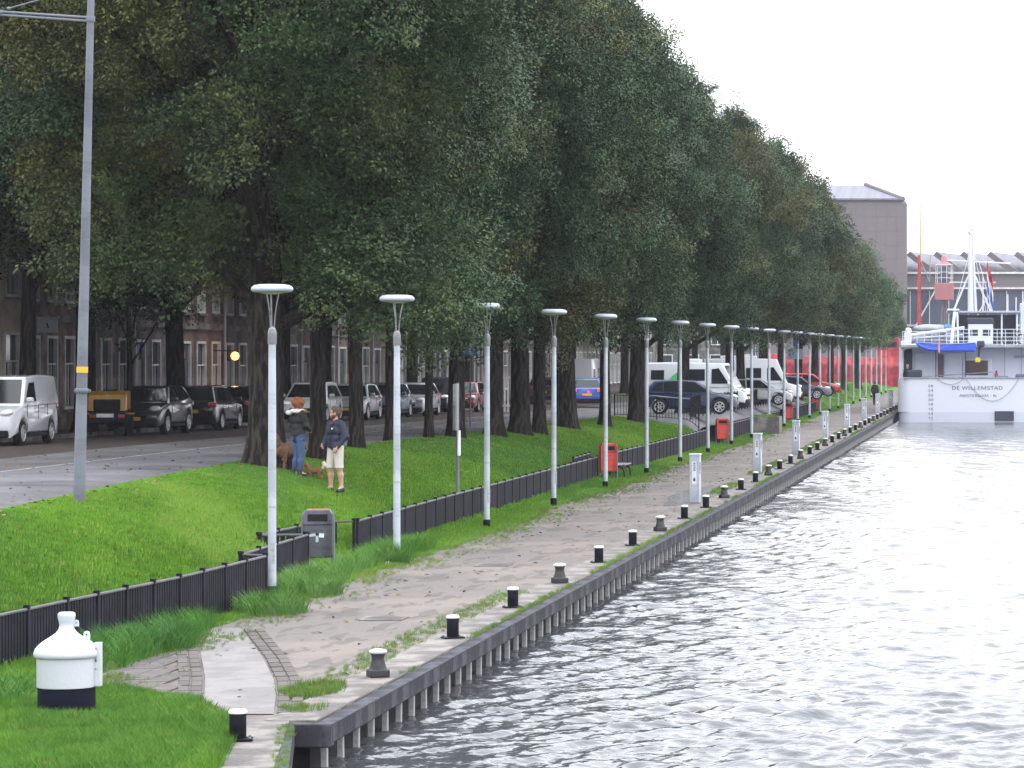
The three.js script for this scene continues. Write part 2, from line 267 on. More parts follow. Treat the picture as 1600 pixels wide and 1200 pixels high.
// ---------------------------------------------------------------- low black railing with upright slats
{
  const fence = (label, pts, Hh = .79, bars = false, step = 1.35, yf = (X, d) => Math.max(0, groundY(X, d)) * .5) => {
    const o = thing('fence', label, 'fence', pts[0][0], 0, -pts[0][1], 0, 'low black fences');
    const [ox, oz] = [pts[0][0], -pts[0][1]];
    const postG = (x, z, y) => { const b = new MB().box(x, y + Hh / 2, z, .055, Hh, .055).box(x, y + Hh + .012, z, .075, .05, .075); b.build('fence_post', M.black, o); };
    for (let k = 0; k + 1 < pts.length; k++) {
      const [x0, d0] = pts[k], [x1, d1] = pts[k + 1], L = Math.hypot(x1 - x0, d1 - d0), n = Math.max(1, Math.round(L / step));
      for (let i = 0; i < n; i++) {
        const A = [lerp(x0, x1, i / n) - ox, -lerp(d0, d1, i / n) - oz], B = [lerp(x0, x1, (i + 1) / n) - ox, -lerp(d0, d1, (i + 1) / n) - oz], l = L / n, y = 0;
        postG(A[0], A[1], 0);
        const ry = Math.atan2(-(B[1] - A[1]), B[0] - A[0]), mx = (A[0] + B[0]) / 2, mz = (A[1] + B[1]) / 2;
        const rail = new MB().rbox(mx, Hh - .02, mz, l - .06, .04, .05, .012, 1, 0, ry, 0); rail.build('top_rail', M.railTop ??= mat([.13, .13, .135], .38, { metalness: .3, map: T_grime }), o);
        const s = new MB(); s.box(mx, .08, mz, l - .06, .03, .03, 0, ry, 0);
        const m = Math.round(l / (bars ? .42 : .105)); for (let q = 1; q < m; q++) { const t = q / m; s.box(lerp(A[0], B[0], t), Hh / 2, lerp(A[1], B[1], t), bars ? .03 : .075, Hh - .06, .02, 0, ry, 0); }
        s.build('fence_panel', M.black, o);
      }
      if (k + 2 == pts.length) postG(x1 - ox, -d1 - oz, 0);
    }
    return o;
  };
  fence('nearest black slatted fence running past the big white-topped mooring post', [[-12.95, 40], [-12.55, 46], [-12.2, 50.8], [-12.05, 56]]);
  fence('short black fence return joining the first fence to the next, left of the nearest lamp', [[-12.1, 56.2], [-12.53, 56.4]]);
  fence('black slatted fence behind the nearest lamp, ending at the dark litter bin', [[-12.56, 56.45], [-12.62, 59.5], [-12.69, 62.5]]);
  fence('short black fence return across the gap just left of the dark litter bin', [[-12.75, 62.6], [-13.52, 62.35]]);
  fence('black slatted fence set back on the lawn behind the dark litter bin', [[-13.56, 62.4], [-13.45, 66.9]]);
  fence('open railing of a few thin bars right of the dark litter bin', [[-13.4, 67], [-12.8, 67.5]], .79, true);
  fence('long black slatted fence between the dark bin and the nearest red bin', [[-12.75, 67.6], [-12.85, 80], [-12.9, 108.2]]);
  fence('short black fence set back on the lawn behind the nearest red bin', [[-13.5, 107], [-13.6, 112]]);
  fence('black slatted fence from the nearest red bin to the second red bin', [[-12.9, 113.6], [-12.8, 125], [-12.75, 146]]);
  fence('black slatted fence between the second red bin and the concrete planter', [[-12.75, 151], [-12.72, 169.5]]);
  fence('black slatted fence between the concrete planter and the third red bin', [[-12.72, 174], [-12.7, 191]]);
  fence('distant black fence on the quay path beyond the third red bin', [[-12.7, 199], [-12.65, 226]]);
  // thin upright railing at the edge of the car park
  const park = (label, x, d0, d1, x1 = x) => {
    const o = thing('railing', label, 'railing', x, 0, -d0, 0, 'thin railings of the car park'), L = Math.hypot(d1 - d0, x1 - x), n = Math.round(L / 2);
    for (let i = 0; i <= n; i++) { const X = lerp(x, x1, i / n), d = lerp(d0, d1, i / n); new MB().box(X - x, groundY(X, d) + .5, -(d - d0), .05, 1, .05).build('railing_post', M.black, o); }
    for (let i = 0; i < n; i++) { const b = new MB(); for (let q = 0; q <= 14; q++) { const t = (i + q / 14) / n, X = lerp(x, x1, t), d = lerp(d0, d1, t), y = groundY(X, d); if (q) b.box(X - x, y + .5, -(d - d0), .02, .84, .02); if (q < 14) { const t2 = (i + (q + 1) / 14) / n, X2 = lerp(x, x1, t2), d2 = lerp(d0, d1, t2), y2 = groundY(X2, d2); b.bar([X - x, y + .95, -(d - d0)], [X2 - x, y2 + .95, -(d2 - d0)], .018, .018, 4); b.bar([X - x, y + .12, -(d - d0)], [X2 - x, y2 + .12, -(d2 - d0)], .014, .014, 4); } } b.build('railing_panel', M.black, o); }
  };
  park('thin black railing in front of the dark blue car at the lawn end', -17.2, 150.6, 151.4, -13.6);
  park('thin black railing along the car park edge behind the planter', -14.0, 152, 178);
  park('farther thin black railing along the car park edge before the dark blue hatchback', -14.0, 179, 232);
  // white gate-like trellis at the roadside far left of the second lamp
  const t = thing('trellis', 'white slatted trellis panel beyond the road, below the blue arrow sign', 'trellis', -25.2, groundY(-25, 166), -166);
  for (let i = 0; i < 9; i++) new MB().box(i * .16, .85, 0, .07, 1.7, .05).build('slat', M.white, t);
  new MB().box(.64, 1.66, .045, 1.4, .07, .04).box(.64, .3, .045, 1.4, .07, .04).build('rail', M.white, t);
}
// ---------------------------------------------------------------- mooring bollards on the coping
{
  const straight = new THREE.Group(), flared = new THREE.Group();
  new MB().lathe([[0, 0], [.085, 0], [.085, .27], [.088, .275], [.088, .29], [0, .29]], 0, 0, 0, 20).build('bollard_body', M.black, straight);
  new MB().rbox(0, .012, 0, .3, .024, .24, .008, 1).build('foot_plate', M.black, straight);
  for (const [x, z] of [[-.12, .09], [.12, .09], [-.12, -.09], [.12, -.09]]) new MB().lathe([[.016, .02], [.016, .04], [0, .042]], x, 0, z, 6).build('bolt', M.steel, straight);
  new MB().lathe([[.092, .288], [.094, .31], [.08, .33], [0, .338]], 0, 0, 0, 20).build('cap', M.capWhite, straight);
  new MB().rbox(0, .05, 0, .25, .1, .25, .02, 2).lathe([[.125, .08], [.105, .12], [.085, .19], [.078, .24], [.09, .29], [.1, .3], [0, .3]], 0, 0, 0, 20).build('bollard_body', mat([.035, .033, .036], .6, { map: T_grime, bumpMap: T_rough, bumpScale: .004 }), flared);
  new MB().lathe([[.1, .298], [.115, .315], [.11, .335], [.06, .352], [0, .355]], 0, 0, 0, 20).build('cap', M.capWhite, flared);
  const rng = mulberry(9); let used = {};
  for (let i = 0; i < 44; i++) {
    const fl = i % 3 === 0, src = fl ? flared : straight, o = used[fl] ? src.clone() : src; used[fl] = 1; o.name = numbered('mooring_bollard'); scene.add(o);
    o.position.set(-7.9 + (rng() - .5) * .03, .012, -(43.3 + i * 5.83)); o.rotation.y = rng() * .5;
    tag(o, i === 0 ? 'nearest waisted black bollard with white cap on the stone coping' : i < 44 ? `${ORD[i]} black white-capped bollard along the coping, ${fl ? 'waisted' : 'straight'}, counted from the nearest` : 'tiny far black bollard with white cap on the coping just before the ship', 'bollard', i < 44 ? 'white-capped bollards along the quay' : 'farthest bollards along the quay');
  }
  const o = copyOf(straight, 'straight black bollard with white cap beside the grass mound, in the foreground', -8.08, .02, -36.2, .2); o.scale.set(1.03, .98, 1.03); o.userData.group = undefined;
}
// ---------------------------------------------------------------- big mooring post, half white half black
{
  const o = thing('mooring_post', 'big bell-shaped mooring post, white above and black below, on the grass', 'mooring post', -10.42, -.135, -38.2, .1);
  o.scale.set(.93, 1.075, .93);
  new MB().lathe([[0, 0], [.335, 0], [.335, .486], [0, .486]], 0, 0, 0, 48).build('black_base', mat([.006, .0065, .013], .85, { phys: true, specularIntensity: .12, bumpMap: T_rough, bumpScale: .002 }), o);
  new MB().lathe([[.336, .394], [.345, .4], [.347, .69], [.36, .7], [.378, .71], [.382, .735], [.378, .76], [.362, .79], [.332, .822], [.285, .858], [.225, .892], [.165, .924], [.12, .955], [.092, .99], [.083, 1.025], [.088, 1.06], [.1, 1.095], [.104, 1.13], [.1, 1.15], [.08, 1.162], [0, 1.166]], 0, .09, 0, 48).build('white_top', M.buoyWhite, o);
  const lug = (x, y, r, h) => new MB().extrude([[-r, -h], [r, -h], [r, 0], [r * .8, r * .7], [0, r], [-r * .8, r * .7], [-r, 0]], .025, { bevelEnabled: true, bevelSize: .006, bevelThickness: .006, bevelSegments: 2 }, mat4(x, y, -.012));
  lug(.235, 1.02, .032, .09).build('lifting_lug', M.buoyWhite, o); lug(.112, 1.14, .026, .03).build('lifting_lug', M.buoyWhite, o);
  new MB().ball(.236, 1.02, .02, .009, .009, .005, 8).build('lug_hole', M.dark, o); new MB().ball(.114, 1.143, .02, .007, .007, .005, 8).build('lug_hole', M.dark, o);
  new MB().rbox(.372, .715, .02, .08, .45, .13, .01, 2).build('side_box', M.buoyWhite, o);
  for (const [y, h] of [[.78, .03], [.725, .05], [.67, .035], [.58, .012]]) new MB().rbox(.355, y + .09, .088, .013, h, .006, .002, 1).build('hinge', M.blackMatt, o);
}
// ---------------------------------------------------------------- litter bins
function litterBin(label, X, d, body, lid, turn) {
  const o = thing('litter_bin', label, 'litter bin', X, 0, -d, turn);
  const legs = [[-.27, 0], [.27, 0]];
  for (const [x] of legs) new MB().tube([[x, 0, 0], [x, .55, 0], [x, 1.02, 0], [x * .9, 1.15, 0]], .03, 16, 8).build('leg', M.steel, o);
  new MB().extrude([[-.23, .33], [.23, .33], [.245, .36], [.25, .92], [-.25, .92], [-.245, .36]], .3, { bevelEnabled: true, bevelSize: .02, bevelThickness: .02, bevelSegments: 3 }, mat4(0, 0, -.15)).build('body', body, o);
  const hd = new MB().extrude([[-.25, .93], [.25, .93], [.25, 1.1], [.2, 1.17], [-.2, 1.17], [-.25, 1.1]], .34, { bevelEnabled: true, bevelSize: .02, bevelThickness: .02, bevelSegments: 3 }, mat4(0, 0, -.17)).build('lid', lid, o);
  new MB().rbox(0, 1.045, .19, .36, .13, .02, .012, 2).build('mouth', M.dark, hd);
  new MB().rbox(0, 1.185, -.02, .4, .02, .26, .008, 2).build('lid_top', mat([.42, .10, .04], .5), o);
  return o;
}
{
  const grey = mat([.06, .066, .08], .42, { map: T_grime }), lidM = mat([.1, .09, .14], .45, { map: T_grime });
  const o = litterBin('dark grey litter bin with pale stickers standing in the first fence gap', -12.68, 63.4, grey, lidM, .15);
  const st = [mat([.5, .56, .6], .5), mat([.34, .4, .42], .5)];
  new MB().box(.07, .72, .176, .09, .075, .004, 0, 0, -.1).build('sticker', st[0], o); new MB().box(-.1, .725, .176, .13, .05, .004, 0, 0, .15).build('sticker', st[1], o); new MB().box(-.01, .66, .176, .05, .12, .004).build('sticker', st[1], o); new MB().box(-.01, .74, .178, .04, .05, .004).build('sticker', M.dark, o);
  const red = mat([.52, .035, .02], .45, { map: T_grime });
  litterBin('bright red litter bin nearest the viewer, beside a black bench in a fence gap', -12.6, 108.6, red, red, .25);
  litterBin('second red litter bin along the path, just before the concrete planter', -12.35, 148.7, red, red, .25);
  litterBin('third red litter bin, beyond the concrete planter', -12.4, 193.5, red, red, .2);
  litterBin('farthest red litter bin, low behind the last lamps', -12.85, 229, red, red, .2);
}
// ---------------------------------------------------------------- benches at the red bins
{
  const mk = (label, X, d) => {
    const o = thing('bench', label, 'bench', X, 0, -d, 0, 'black benches by the red bins');
    for (const z of [-.85, .85]) { new MB().tube([[-.22, 0, z], [-.2, .3, z], [.02, .42, z], [.2, .3, z], [.24, 0, z]], .024, 18, 6).build('leg', M.black, o); new MB().tube([[-.2, .4, z], [-.27, .62, z], [-.33, .86, z]], .022, 10, 6).build('back_support', M.black, o); }
    for (let i = 0; i < 4; i++) new MB().rbox(-.17 + i * .125, .455, 0, .11, .035, 1.9, .01, 1).build('seat_slat', M.seat ??= dirty([.3, .3, .31], .6), o);
    for (let i = 0; i < 3; i++) new MB().rbox(-.255 - i * .035, .58 + i * .12, 0, .03, .1, 1.9, .01, 1, 0, 0, .28).build('back_slat', M.black, o);
  };
  mk('black bench with pale seat slats just right of the nearest red bin', -12.5, 111);
  mk('black bench with pale seat just right of the second red bin', -12.4, 151.3);
  mk('black bench with pale seat beyond the concrete planter', -12.4, 184);
}
// ---------------------------------------------------------------- white power pedestals with water taps
{
  const T_lab = (() => { const c = document.createElement('canvas'); c.width = 64; c.height = 256; const g = c.getContext('2d'); g.fillStyle = '#fff'; g.fillRect(0, 0, 64, 256); g.fillStyle = '#24324e'; g.save(); g.translate(32, 10); g.rotate(Math.PI / 2); g.font = 'bold 46px sans-serif'; g.textBaseline = 'middle'; g.fillText('8098', 0, 0); g.restore(); g.beginPath(); g.moveTo(32, 176); g.lineTo(50, 206); g.lineTo(45, 226); g.lineTo(19, 226); g.lineTo(14, 206); g.fill(); const t = new THREE.CanvasTexture(c); t.colorSpace = THREE.SRGBColorSpace; return t; })();
  const lab = mat([.62, .64, .67], .5, { map: T_lab }), proto = new THREE.Group();
  const body = new MB().rbox(0, .66, 0, .27, 1.3, .24, .015, 2).build('cabinet', M.lampWhite, proto);
  new MB().rbox(0, 1.315, 0, .3, .04, .27, .01, 2).build('lid', M.capWhite, proto);
  const plate = new THREE.Mesh(new THREE.PlaneGeometry(.12, .6), lab); plate.name = 'label_panel'; plate.position.set(.0, .82, .1215); shade(plate); proto.add(plate);
  new MB().rbox(.143, .95, 0, .02, .3, .16, .006, 1).build('socket_door', M.lampGrey, proto);
  const dd = [93, 116, 137, 158.5, 180, 201, 222, 246];
  dd.forEach((d, i) => { const o = i ? proto.clone() : proto; o.name = numbered('power_pedestal'); scene.add(o); o.position.set(-8.45, 0, -d); o.rotation.y = -.12; tag(o, i ? `${ORD[i]} white power pedestal on the quay, counted from the nearest` : 'nearest white power pedestal with dark vertical lettering on the quay', 'power pedestal', 'white power pedestals along the quay'); });
}
// ---------------------------------------------------------------- planter, tall pole, signs, puddle, litter
{
  const o = thing('planter', 'grey concrete planter box with low green plants beside the path', 'planter', -12.1, 0, -171.5);
  new MB().box(0, .42, .95, 1.5, .84, .1).box(0, .42, -.95, 1.5, .84, .1).box(-.7, .42, 0, .1, .84, 1.8).box(.7, .42, 0, .1, .84, 1.8).build('box', M.concrete, o);
  new MB().box(0, .38, 0, 1.3, .7, 1.8).build('soil', M.soil, o);
}
{
  const y = groundY(-15.35, 57.4), o = thing('catenary_pole', 'tall grey tapered steel pole with a bracket arm at the lawn edge', 'pole', -15.45, y, -57.4); o.rotation.z = -.0235;
  new MB().lathe([[0, -.3], [.1, -.3], [.095, 1], [.083, 3], [.062, 7], [.052, 10.4], [0, 10.42]], 0, 0, 0, 20).build('pole', M.steel, o);
  new MB().lathe([[.09, 1.86], [.118, 1.87], [.118, 1.93], [.09, 1.94]], 0, 0, 0, 20).rbox(.12, 1.9, 0, .06, .05, .04, .01, 1).build('clamp', M.steel, o);
  new MB().lathe([[.0935, 2.2], [.0935, 2.3]], 0, 0, 0, 20).build('sticker', mat([.62, .36, .015], .5), o);
  new MB().lathe([[.055, 8.02], [.075, 8.03], [.075, 8.12], [.055, 8.13]], 0, 0, 0, 16).build('clamp', M.steel, o);
  new MB().bar([-.05, 8.1, 0], [-3.4, 8.24, 0], .022).bar([-.05, 8.04, 0], [-3.4, 8.2, 0], .022).bar([-1.45, 8.15, 0], [-3.4, 8.22, 0], .034).build('bracket_arm', M.steel, o);
  new MB().bar([-1.36, 8.22, 0], [-.04, 8.62, 0], .013).ball(-1.36, 8.22, 0, .04, .03, .03, 8).build('stay_rod', M.steel, o);
}
{
  const y = groundY(-13.3, 83), o = thing('information_sign', 'grey information board on a post, seen edge-on behind the long fence', 'sign', -13.25, y, -83, 0);
  new MB().bar([0, -.2, 0], [0, 3, 0], .04, .04, 12).build('post', M.steel, o);
  new MB().rbox(-.03, 2.42, .04, .12, 1.1, .85, .012, 1, 0, .12, 0).build('board', M.lampGrey, o);
  new MB().rbox(.05, 2.42, .47, .05, 1.12, .03, .006, 1).build('board_edge', M.lampWhite, o);
  new MB().rbox(.045, 1.55, .06, .045, .6, .5, .008, 1, 0, .1, 0).build('lower_board', M.white, o);
}
{
  const d = 120, o = thing('traffic_sign', 'square blue sign with a white up arrow on a pole by the road', 'road sign', -18.72, groundY(-18.7, d), -d);
  new MB().bar([0, 0, -.03], [0, 3.1, -.03], .03, .03, 10).build('post', M.steel, o);
  new MB().rbox(0, 2.72, 0, .46, .46, .02, .008, 2).build('panel', mat([.02, .11, .5], .4), o);
  new MB().extrude([[-.035, 2.55], [.035, 2.55], [.035, 2.74], [.11, 2.74], [0, 2.9], [-.11, 2.74], [-.035, 2.74]], .004, {}, mat4(0, 0, .0105)).build('arrow', M.white, o);
}
{
  const o = thing('road_sign', 'grey-blue sign panel on a post among the far parked cars', 'road sign', -14.35, groundY(-14.3, 232), -231);
  new MB().bar([0, 0, -.03], [0, 3.9, -.03], .04, .04, 10).build('post', M.steel, o);
  new MB().rbox(.05, 2.9, 0, 1.05, .7, .03, .01, 1).build('panel', mat([.25, .38, .5], .5), o);
  new MB().rbox(.1, 3.6, 0, .4, .3, .03, .01, 1).build('panel', mat([.03, .08, .4], .5), o);
}
{ // shallow puddle, manhole covers, a white scrap
  const sh = new THREE.Shape(), rng = mulberry(31), pts = []; for (let i = 0; i < 40; i++) { const a = i / 40 * 6.283, r = 1 + .45 * (fbm(Math.cos(a) * 1.5 + 5, Math.sin(a) * 1.5 + 5, 3) - .5) * 2; pts.push(new THREE.Vector2(.62 * r * Math.cos(a), 5.6 * r * Math.sin(a))); }
  sh.setFromPoints(pts); const m = shade(new THREE.Mesh(new THREE.ShapeGeometry(sh).rotateX(-Math.PI / 2), mat([.17, .168, .165], .22, { phys: true, specularIntensity: 1 }))); m.name = 'puddle'; m.userData.kind = 'structure'; m.position.set(-8.98, .004, -97.5); scene.add(m);
  const cov = (label, X, d) => { const o = thing('manhole_cover', label, 'manhole cover', X, 0, -d, 0, 'metal covers in the path'); new MB().rbox(0, .008, 0, .66, .02, .66, .006, 1).build('frame', M.stone[1], o); new MB().lathe([[0, .02], [.28, .02], [.28, .012]], 0, 0, 0, 24).build('lid', M.concreteDark, o); };
  cov('metal cover in the path left of the second waisted bollard', -9.85, 66); cov('metal cover in the path near the third straight bollard', -9.55, 52.8);
  const s = thing('litter', 'crumpled white scrap on the grass verge right of the dark bin', 'litter', -11.85, .03, -65.9);
  const g = new THREE.IcosahedronGeometry(.06, 2), p = g.attributes.position; for (let i = 0; i < p.count; i++) { const k = .75 + .5 * N(p.getX(i) * 40 + 9, p.getY(i) * 40 + p.getZ(i) * 33); p.setXYZ(i, p.getX(i) * k, p.getY(i) * k, p.getZ(i) * k); } g.computeVertexNormals();
  new MB().add(g).build('paper', M.white, s);
}
// ---------------------------------------------------------------- grass
{
  const rng = mulberry(77);
  const tuft = (n, h, spread, w, lean) => { const b = []; for (let i = 0; i < n; i++) { const a = rng() * 6.283, r = spread * Math.sqrt(rng()), x = Math.cos(a) * r, z = Math.sin(a) * r, t = rng() * 6.283, H = h * (.5 + .6 * rng()), l = lean * H * (.3 + rng()), dx = Math.cos(t) * l, dz = Math.sin(t) * l, px = -Math.sin(t + 1) * w / 2, pz = Math.cos(t + 1) * w / 2; b.push(x - px, -.02, z - pz, x + px, -.02, z + pz, x + dx * .4 + px * .8, H * .6, z + dz * .4 + pz * .8, x - px, -.02, z - pz, x + dx * .4 + px * .8, H * .6, z + dz * .4 + pz * .8, x + dx * .4 - px * .8, H * .6, z + dz * .4 - pz * .8, x + dx * .4 - px * .8, H * .6, z + dz * .4 - pz * .8, x + dx * .4 + px * .8, H * .6, z + dz * .4 + pz * .8, x + dx, H, z + dz); } const g = new THREE.BufferGeometry(); g.setAttribute('position', new THREE.Float32BufferAttribute(b, 3)); g.computeVertexNormals(); return g; };
  M.blade = mat([1.22, 1.2, 1.3], .75, { ...dull, side: THREE.DoubleSide });
  const grass = (name, label, geo, list) => { const m = new THREE.InstancedMesh(geo, M.blade, list.length), o = new THREE.Object3D(), c = new THREE.Color(); list.forEach(([x, y, z, s, col], i) => { o.position.set(x, y, z); o.rotation.set((rng() - .5) * .2, rng() * 6.283, (rng() - .5) * .2); o.scale.set(s, s * (.8 + .4 * rng()), s); o.updateMatrix(); m.setMatrixAt(i, o.matrix); c.setRGB(...col); m.setColorAt(i, c); }); shade(m); m.name = numbered(name); tag(m, label, 'grass', undefined, 'stuff'); scene.add(m); };
  const green = (x, z, k = 1) => { const a = fbm(x * .8 + 9, z * .35, 3), b = rng(); const e = fbm(x * .22 + 70, z * .1, 3); let c = mixc([.06, .145, .012], [.125, .26, .023], clamp(a * .9 + (b - .5) * .8)); c = mixc(c, [.15, .26, .035], .75 * sstep(.54, .7, e)); c = mixc(c, [.045, .125, .02], .6 * sstep(.46, .32, e)); if (rng() < .06) c = mixc(c, [.22, .25, .06], .6); return c.map((v) => v * k); };
  const short = tuft(30, .045, .14, .010, .5), mid = tuft(22, .2, .14, .011, .6), long = tuft(20, .42, .16, .013, .8);
  let L = []; // mown lawn
  for (let i = 0; i < 95000; i++) { const d = 28 + 122.5 * Math.pow(rng(), 1.6), e = lawnEdge(d), X = lerp(e + .05, -12.76, rng()); L.push([X, groundY(X, d), -d, .8 + .7 * rng() * (.5 + fbm(X, d, 2)), green(X, d)]); }
  grass('lawn_grass', 'short bright green mown grass covering the sloping lawn', short, L);
  L = []; for (let i = 0; i < 12000; i++) { const d = 236 + 148 * rng(), X = lerp(-34, -12.76, rng()); L.push([X, groundY(X, d), -d, 1.2, green(X, d)]); }
  grass('lawn_grass', 'distant strip of green grass beyond the car park', short, L);
  L = []; // verge between fence and path: shaggier near the fence
  for (let i = 0; i < 30000; i++) { const d = 28 + 240 * Math.pow(rng(), 1.9), v = verge(d), t = rng(), X = lerp(v + .15 * (rng() - .5), -12.75, t), k = fbm(X * .9 + 3, d * .3, 3); L.push([X, .03, -d, (.25 + .6 * t) * (.15 + 1.2 * k) * (d < 66 ? 1.05 : .75), green(X, d, .95)]); }
  for (let i = 0; i < 7000; i++) { const d = 30 + 170 * Math.pow(rng(), 1.7), v = verge(d), q = Math.pow(rng(), 2.2) * .9; if (fbm(d * .9, q * 3 + 5, 3) < .42) continue; const X = v + .3 * (rng() - .5) + q; if (X > -8.4) continue; L.push([X, .012, -d, .16 + .3 * rng() * (1 - q), mixc(green(X, d, .8), [.13, .13, .035], .5 * rng())]); }
  grass('verge_grass', 'shaggy green grass along the foot of the black fence', mid, L);
  L = []; for (let i = 0; i < 2200; i++) { const d = 38 + 34 * rng(), k = fbm(d * .4, 8, 3); if (k < .46) continue; const X = lerp(-12.5, verge(d) - .2, Math.pow(rng(), 1.4)) + (d < 56 ? .25 : 0); L.push([X, .02, -d, .32 + .6 * rng() * k * 1.4, green(X, d, .85).map((v, q) => v * [.82, .95, 1.5][q])]); }
  for (const [cx, cd, n, r] of [[-11.75, 58, 160, .5], [-11.55, 54, 160, .5], [-11.7, 47.5, 160, .5], [-11.9, 66.4, 90, .35], [-12.3, 67.3, 60, .3]]) for (let i = 0; i < n; i++) { const a = rng() * 6.283, q = r * Math.sqrt(rng()); L.push([cx + q * Math.cos(a), .02, -(cd + 1.6 * q * Math.sin(a)), .3 + .5 * rng(), green(cx, cd + q * 4, .75).map((v, q2) => v * [.8, .95, 1.6][q2])]); }
  grass('tall_grass', 'tall uncut grass tufts leaning against the nearest fences', long, L);
  L = []; for (let i = 0; i < 17000; i++) { const d = 28 + 13.2 * rng(), x1 = moundX(d), X = lerp(-11.9, x1 + .06, rng()); L.push([X, moundY(X, d), -d, .26 + .4 * fbm(X * 1.3, d, 3) + .2 * rng(), green(X, d, .95)]); }
  grass('mound_grass', 'shaggy grass on the rounded mound in the foreground', mid, L);
  L = []; // weeds on coping, ramp corner and timber joint
  const spot = (cx, cd, rx, rd, n, s) => { for (let i = 0; i < n; i++) { const a = rng() * 6.283, q = Math.sqrt(rng()), X = cx + rx * q * Math.cos(a), d = cd + rd * q * Math.sin(a); L.push([X, .01, -d, s * (.5 + .7 * rng()), mixc(green(X, d, .85), [.12, .13, .03], .5 * rng())]); } };
  spot(-8.35, 41.6, .35, 1.0, 150, .5); spot(-8.05, 39.4, .25, .4, 40, .4);
  for (let d = 38.5; d < 330; d += 1.1) { const k = fbm(d * .23, 77, 3); if (k > .47) spot(-7.665, d, .05, .6, 14, .22 + .35 * (k - .4)); const k2 = fbm(d * .12 + 30, 7, 3); if (k2 > .5) spot(-8.4 - .5 * (k2 - .5), d, .28, .8, 34, .28); }
  for (let d = 30; d < 38; d += .5) spot(-7.15 - (d - 33.9) * .194, d, .06, .3, 10, .25);
  grass('coping_weeds', 'small weeds and moss in the joints of the quay coping', mid, L);
  L = []; for (let i = 0; i < 260; i++) { const a = rng() * 6.283, q = Math.sqrt(rng()); L.push([-12.1 + .6 * q * Math.cos(a), .74, -(171.5 + .85 * q * Math.sin(a)), .9, green(3, i, .9)]); }
  grass('planter_plants', 'low green plants growing in the concrete planter', mid, L);
}
{
  const rng = mulberry(91), g = new THREE.BufferGeometry(); g.setAttribute('position', new THREE.Float32BufferAttribute([-.04, 0, 0, 0, .008, .026, .045, 0, 0, -.04, 0, 0, .045, 0, 0, 0, .008, -.026], 3)); g.computeVertexNormals();
  const n = 2600, m = new THREE.InstancedMesh(g, M.blade, n), o = new THREE.Object3D(), c = new THREE.Color();
  for (let i = 0; i < n; i++) { const d = 40 + 110 * rng(), X = rng() < .6 ? lerp(lawnEdge(d), -13, Math.pow(rng(), 1.3)) : rng() < .5 ? lerp(-12.3, -8.3, Math.pow(rng(), 2)) : lerp(-23, lawnEdge(d), rng()); o.position.set(X, groundY(X, d) + (X < -12.7 && X > lawnEdge(d) ? .05 : .012), -d); o.rotation.set((rng() - .5) * .6, rng() * 6.28, (rng() - .5) * .6); o.scale.setScalar(.8 + .8 * rng()); o.updateMatrix(); m.setMatrixAt(i, o.matrix); m.setColorAt(i, c.setRGB(...mixc([.16, .10, .03], [.09, .045, .02], rng()))); }
  shade(m); m.name = 'fallen_leaves'; tag(m, 'scattered brown fallen leaves on the lawn, road and path', 'leaves', undefined, 'stuff'); scene.add(m);
}
// ---------------------------------------------------------------- trees
M.leaf = mat([1, 1, 1], .5, { ...dull, side: THREE.DoubleSide });
const boughs = [];
{
  const rng = mulberry(404);
  for (let v = 0; v < 4; v++) { // a leafy bough about 1.6 m long, drooping at the tips
    const pos = [], nor = [];
    const leaf = (p, dir, s) => { // folded kite, 2 triangles
      const up = new THREE.Vector3((rng() - .5) * 1.8, 1, (rng() - .5) * 1.8).normalize(), side = new THREE.Vector3().crossVectors(dir, up).normalize(), n = new THREE.Vector3().crossVectors(side, dir).normalize();
      const a = p, b = p.clone().addScaledVector(dir, s * .45).addScaledVector(side, s * .33).addScaledVector(n, .06 * s), c = p.clone().addScaledVector(dir, s), d = p.clone().addScaledVector(dir, s * .45).addScaledVector(side, -s * .33).addScaledVector(n, .06 * s);
      for (const q of [a, b, c, a, c, d]) pos.push(q.x, q.y, q.z);
    };
    for (let t = 0; t < 24; t++) { // small leaf clumps on twigs, spread through a rounded cushion
      const a = rng() * 6.283, q = Math.sqrt(rng()), c = new THREE.Vector3(.55 + .75 * q * Math.cos(a), .42 * (rng() - .5) + .16 * (1 - q), .68 * q * Math.sin(a)), n = 15 + Math.floor(rng() * 7), rr = .1 + .1 * rng();
      for (let i = 0; i < n; i++) { const e = new THREE.Vector3(rng() - .5, rng() - .5, rng() - .5).normalize(), p = c.clone().addScaledVector(e, rr * (.4 + .8 * rng())); e.y = e.y * .7 - .25; e.normalize(); leaf(p, e, .055 + .05 * rng()); }
    }
    const g = new THREE.BufferGeometry(); g.setAttribute('position', new THREE.Float32BufferAttribute(pos, 3)); g.computeVertexNormals(); boughs.push(g);
  }
}
const T0 = new THREE.Object3D(), C0 = new THREE.Color(), Q0 = new THREE.Quaternion(), XA = new THREE.Vector3(1, 0, 0);
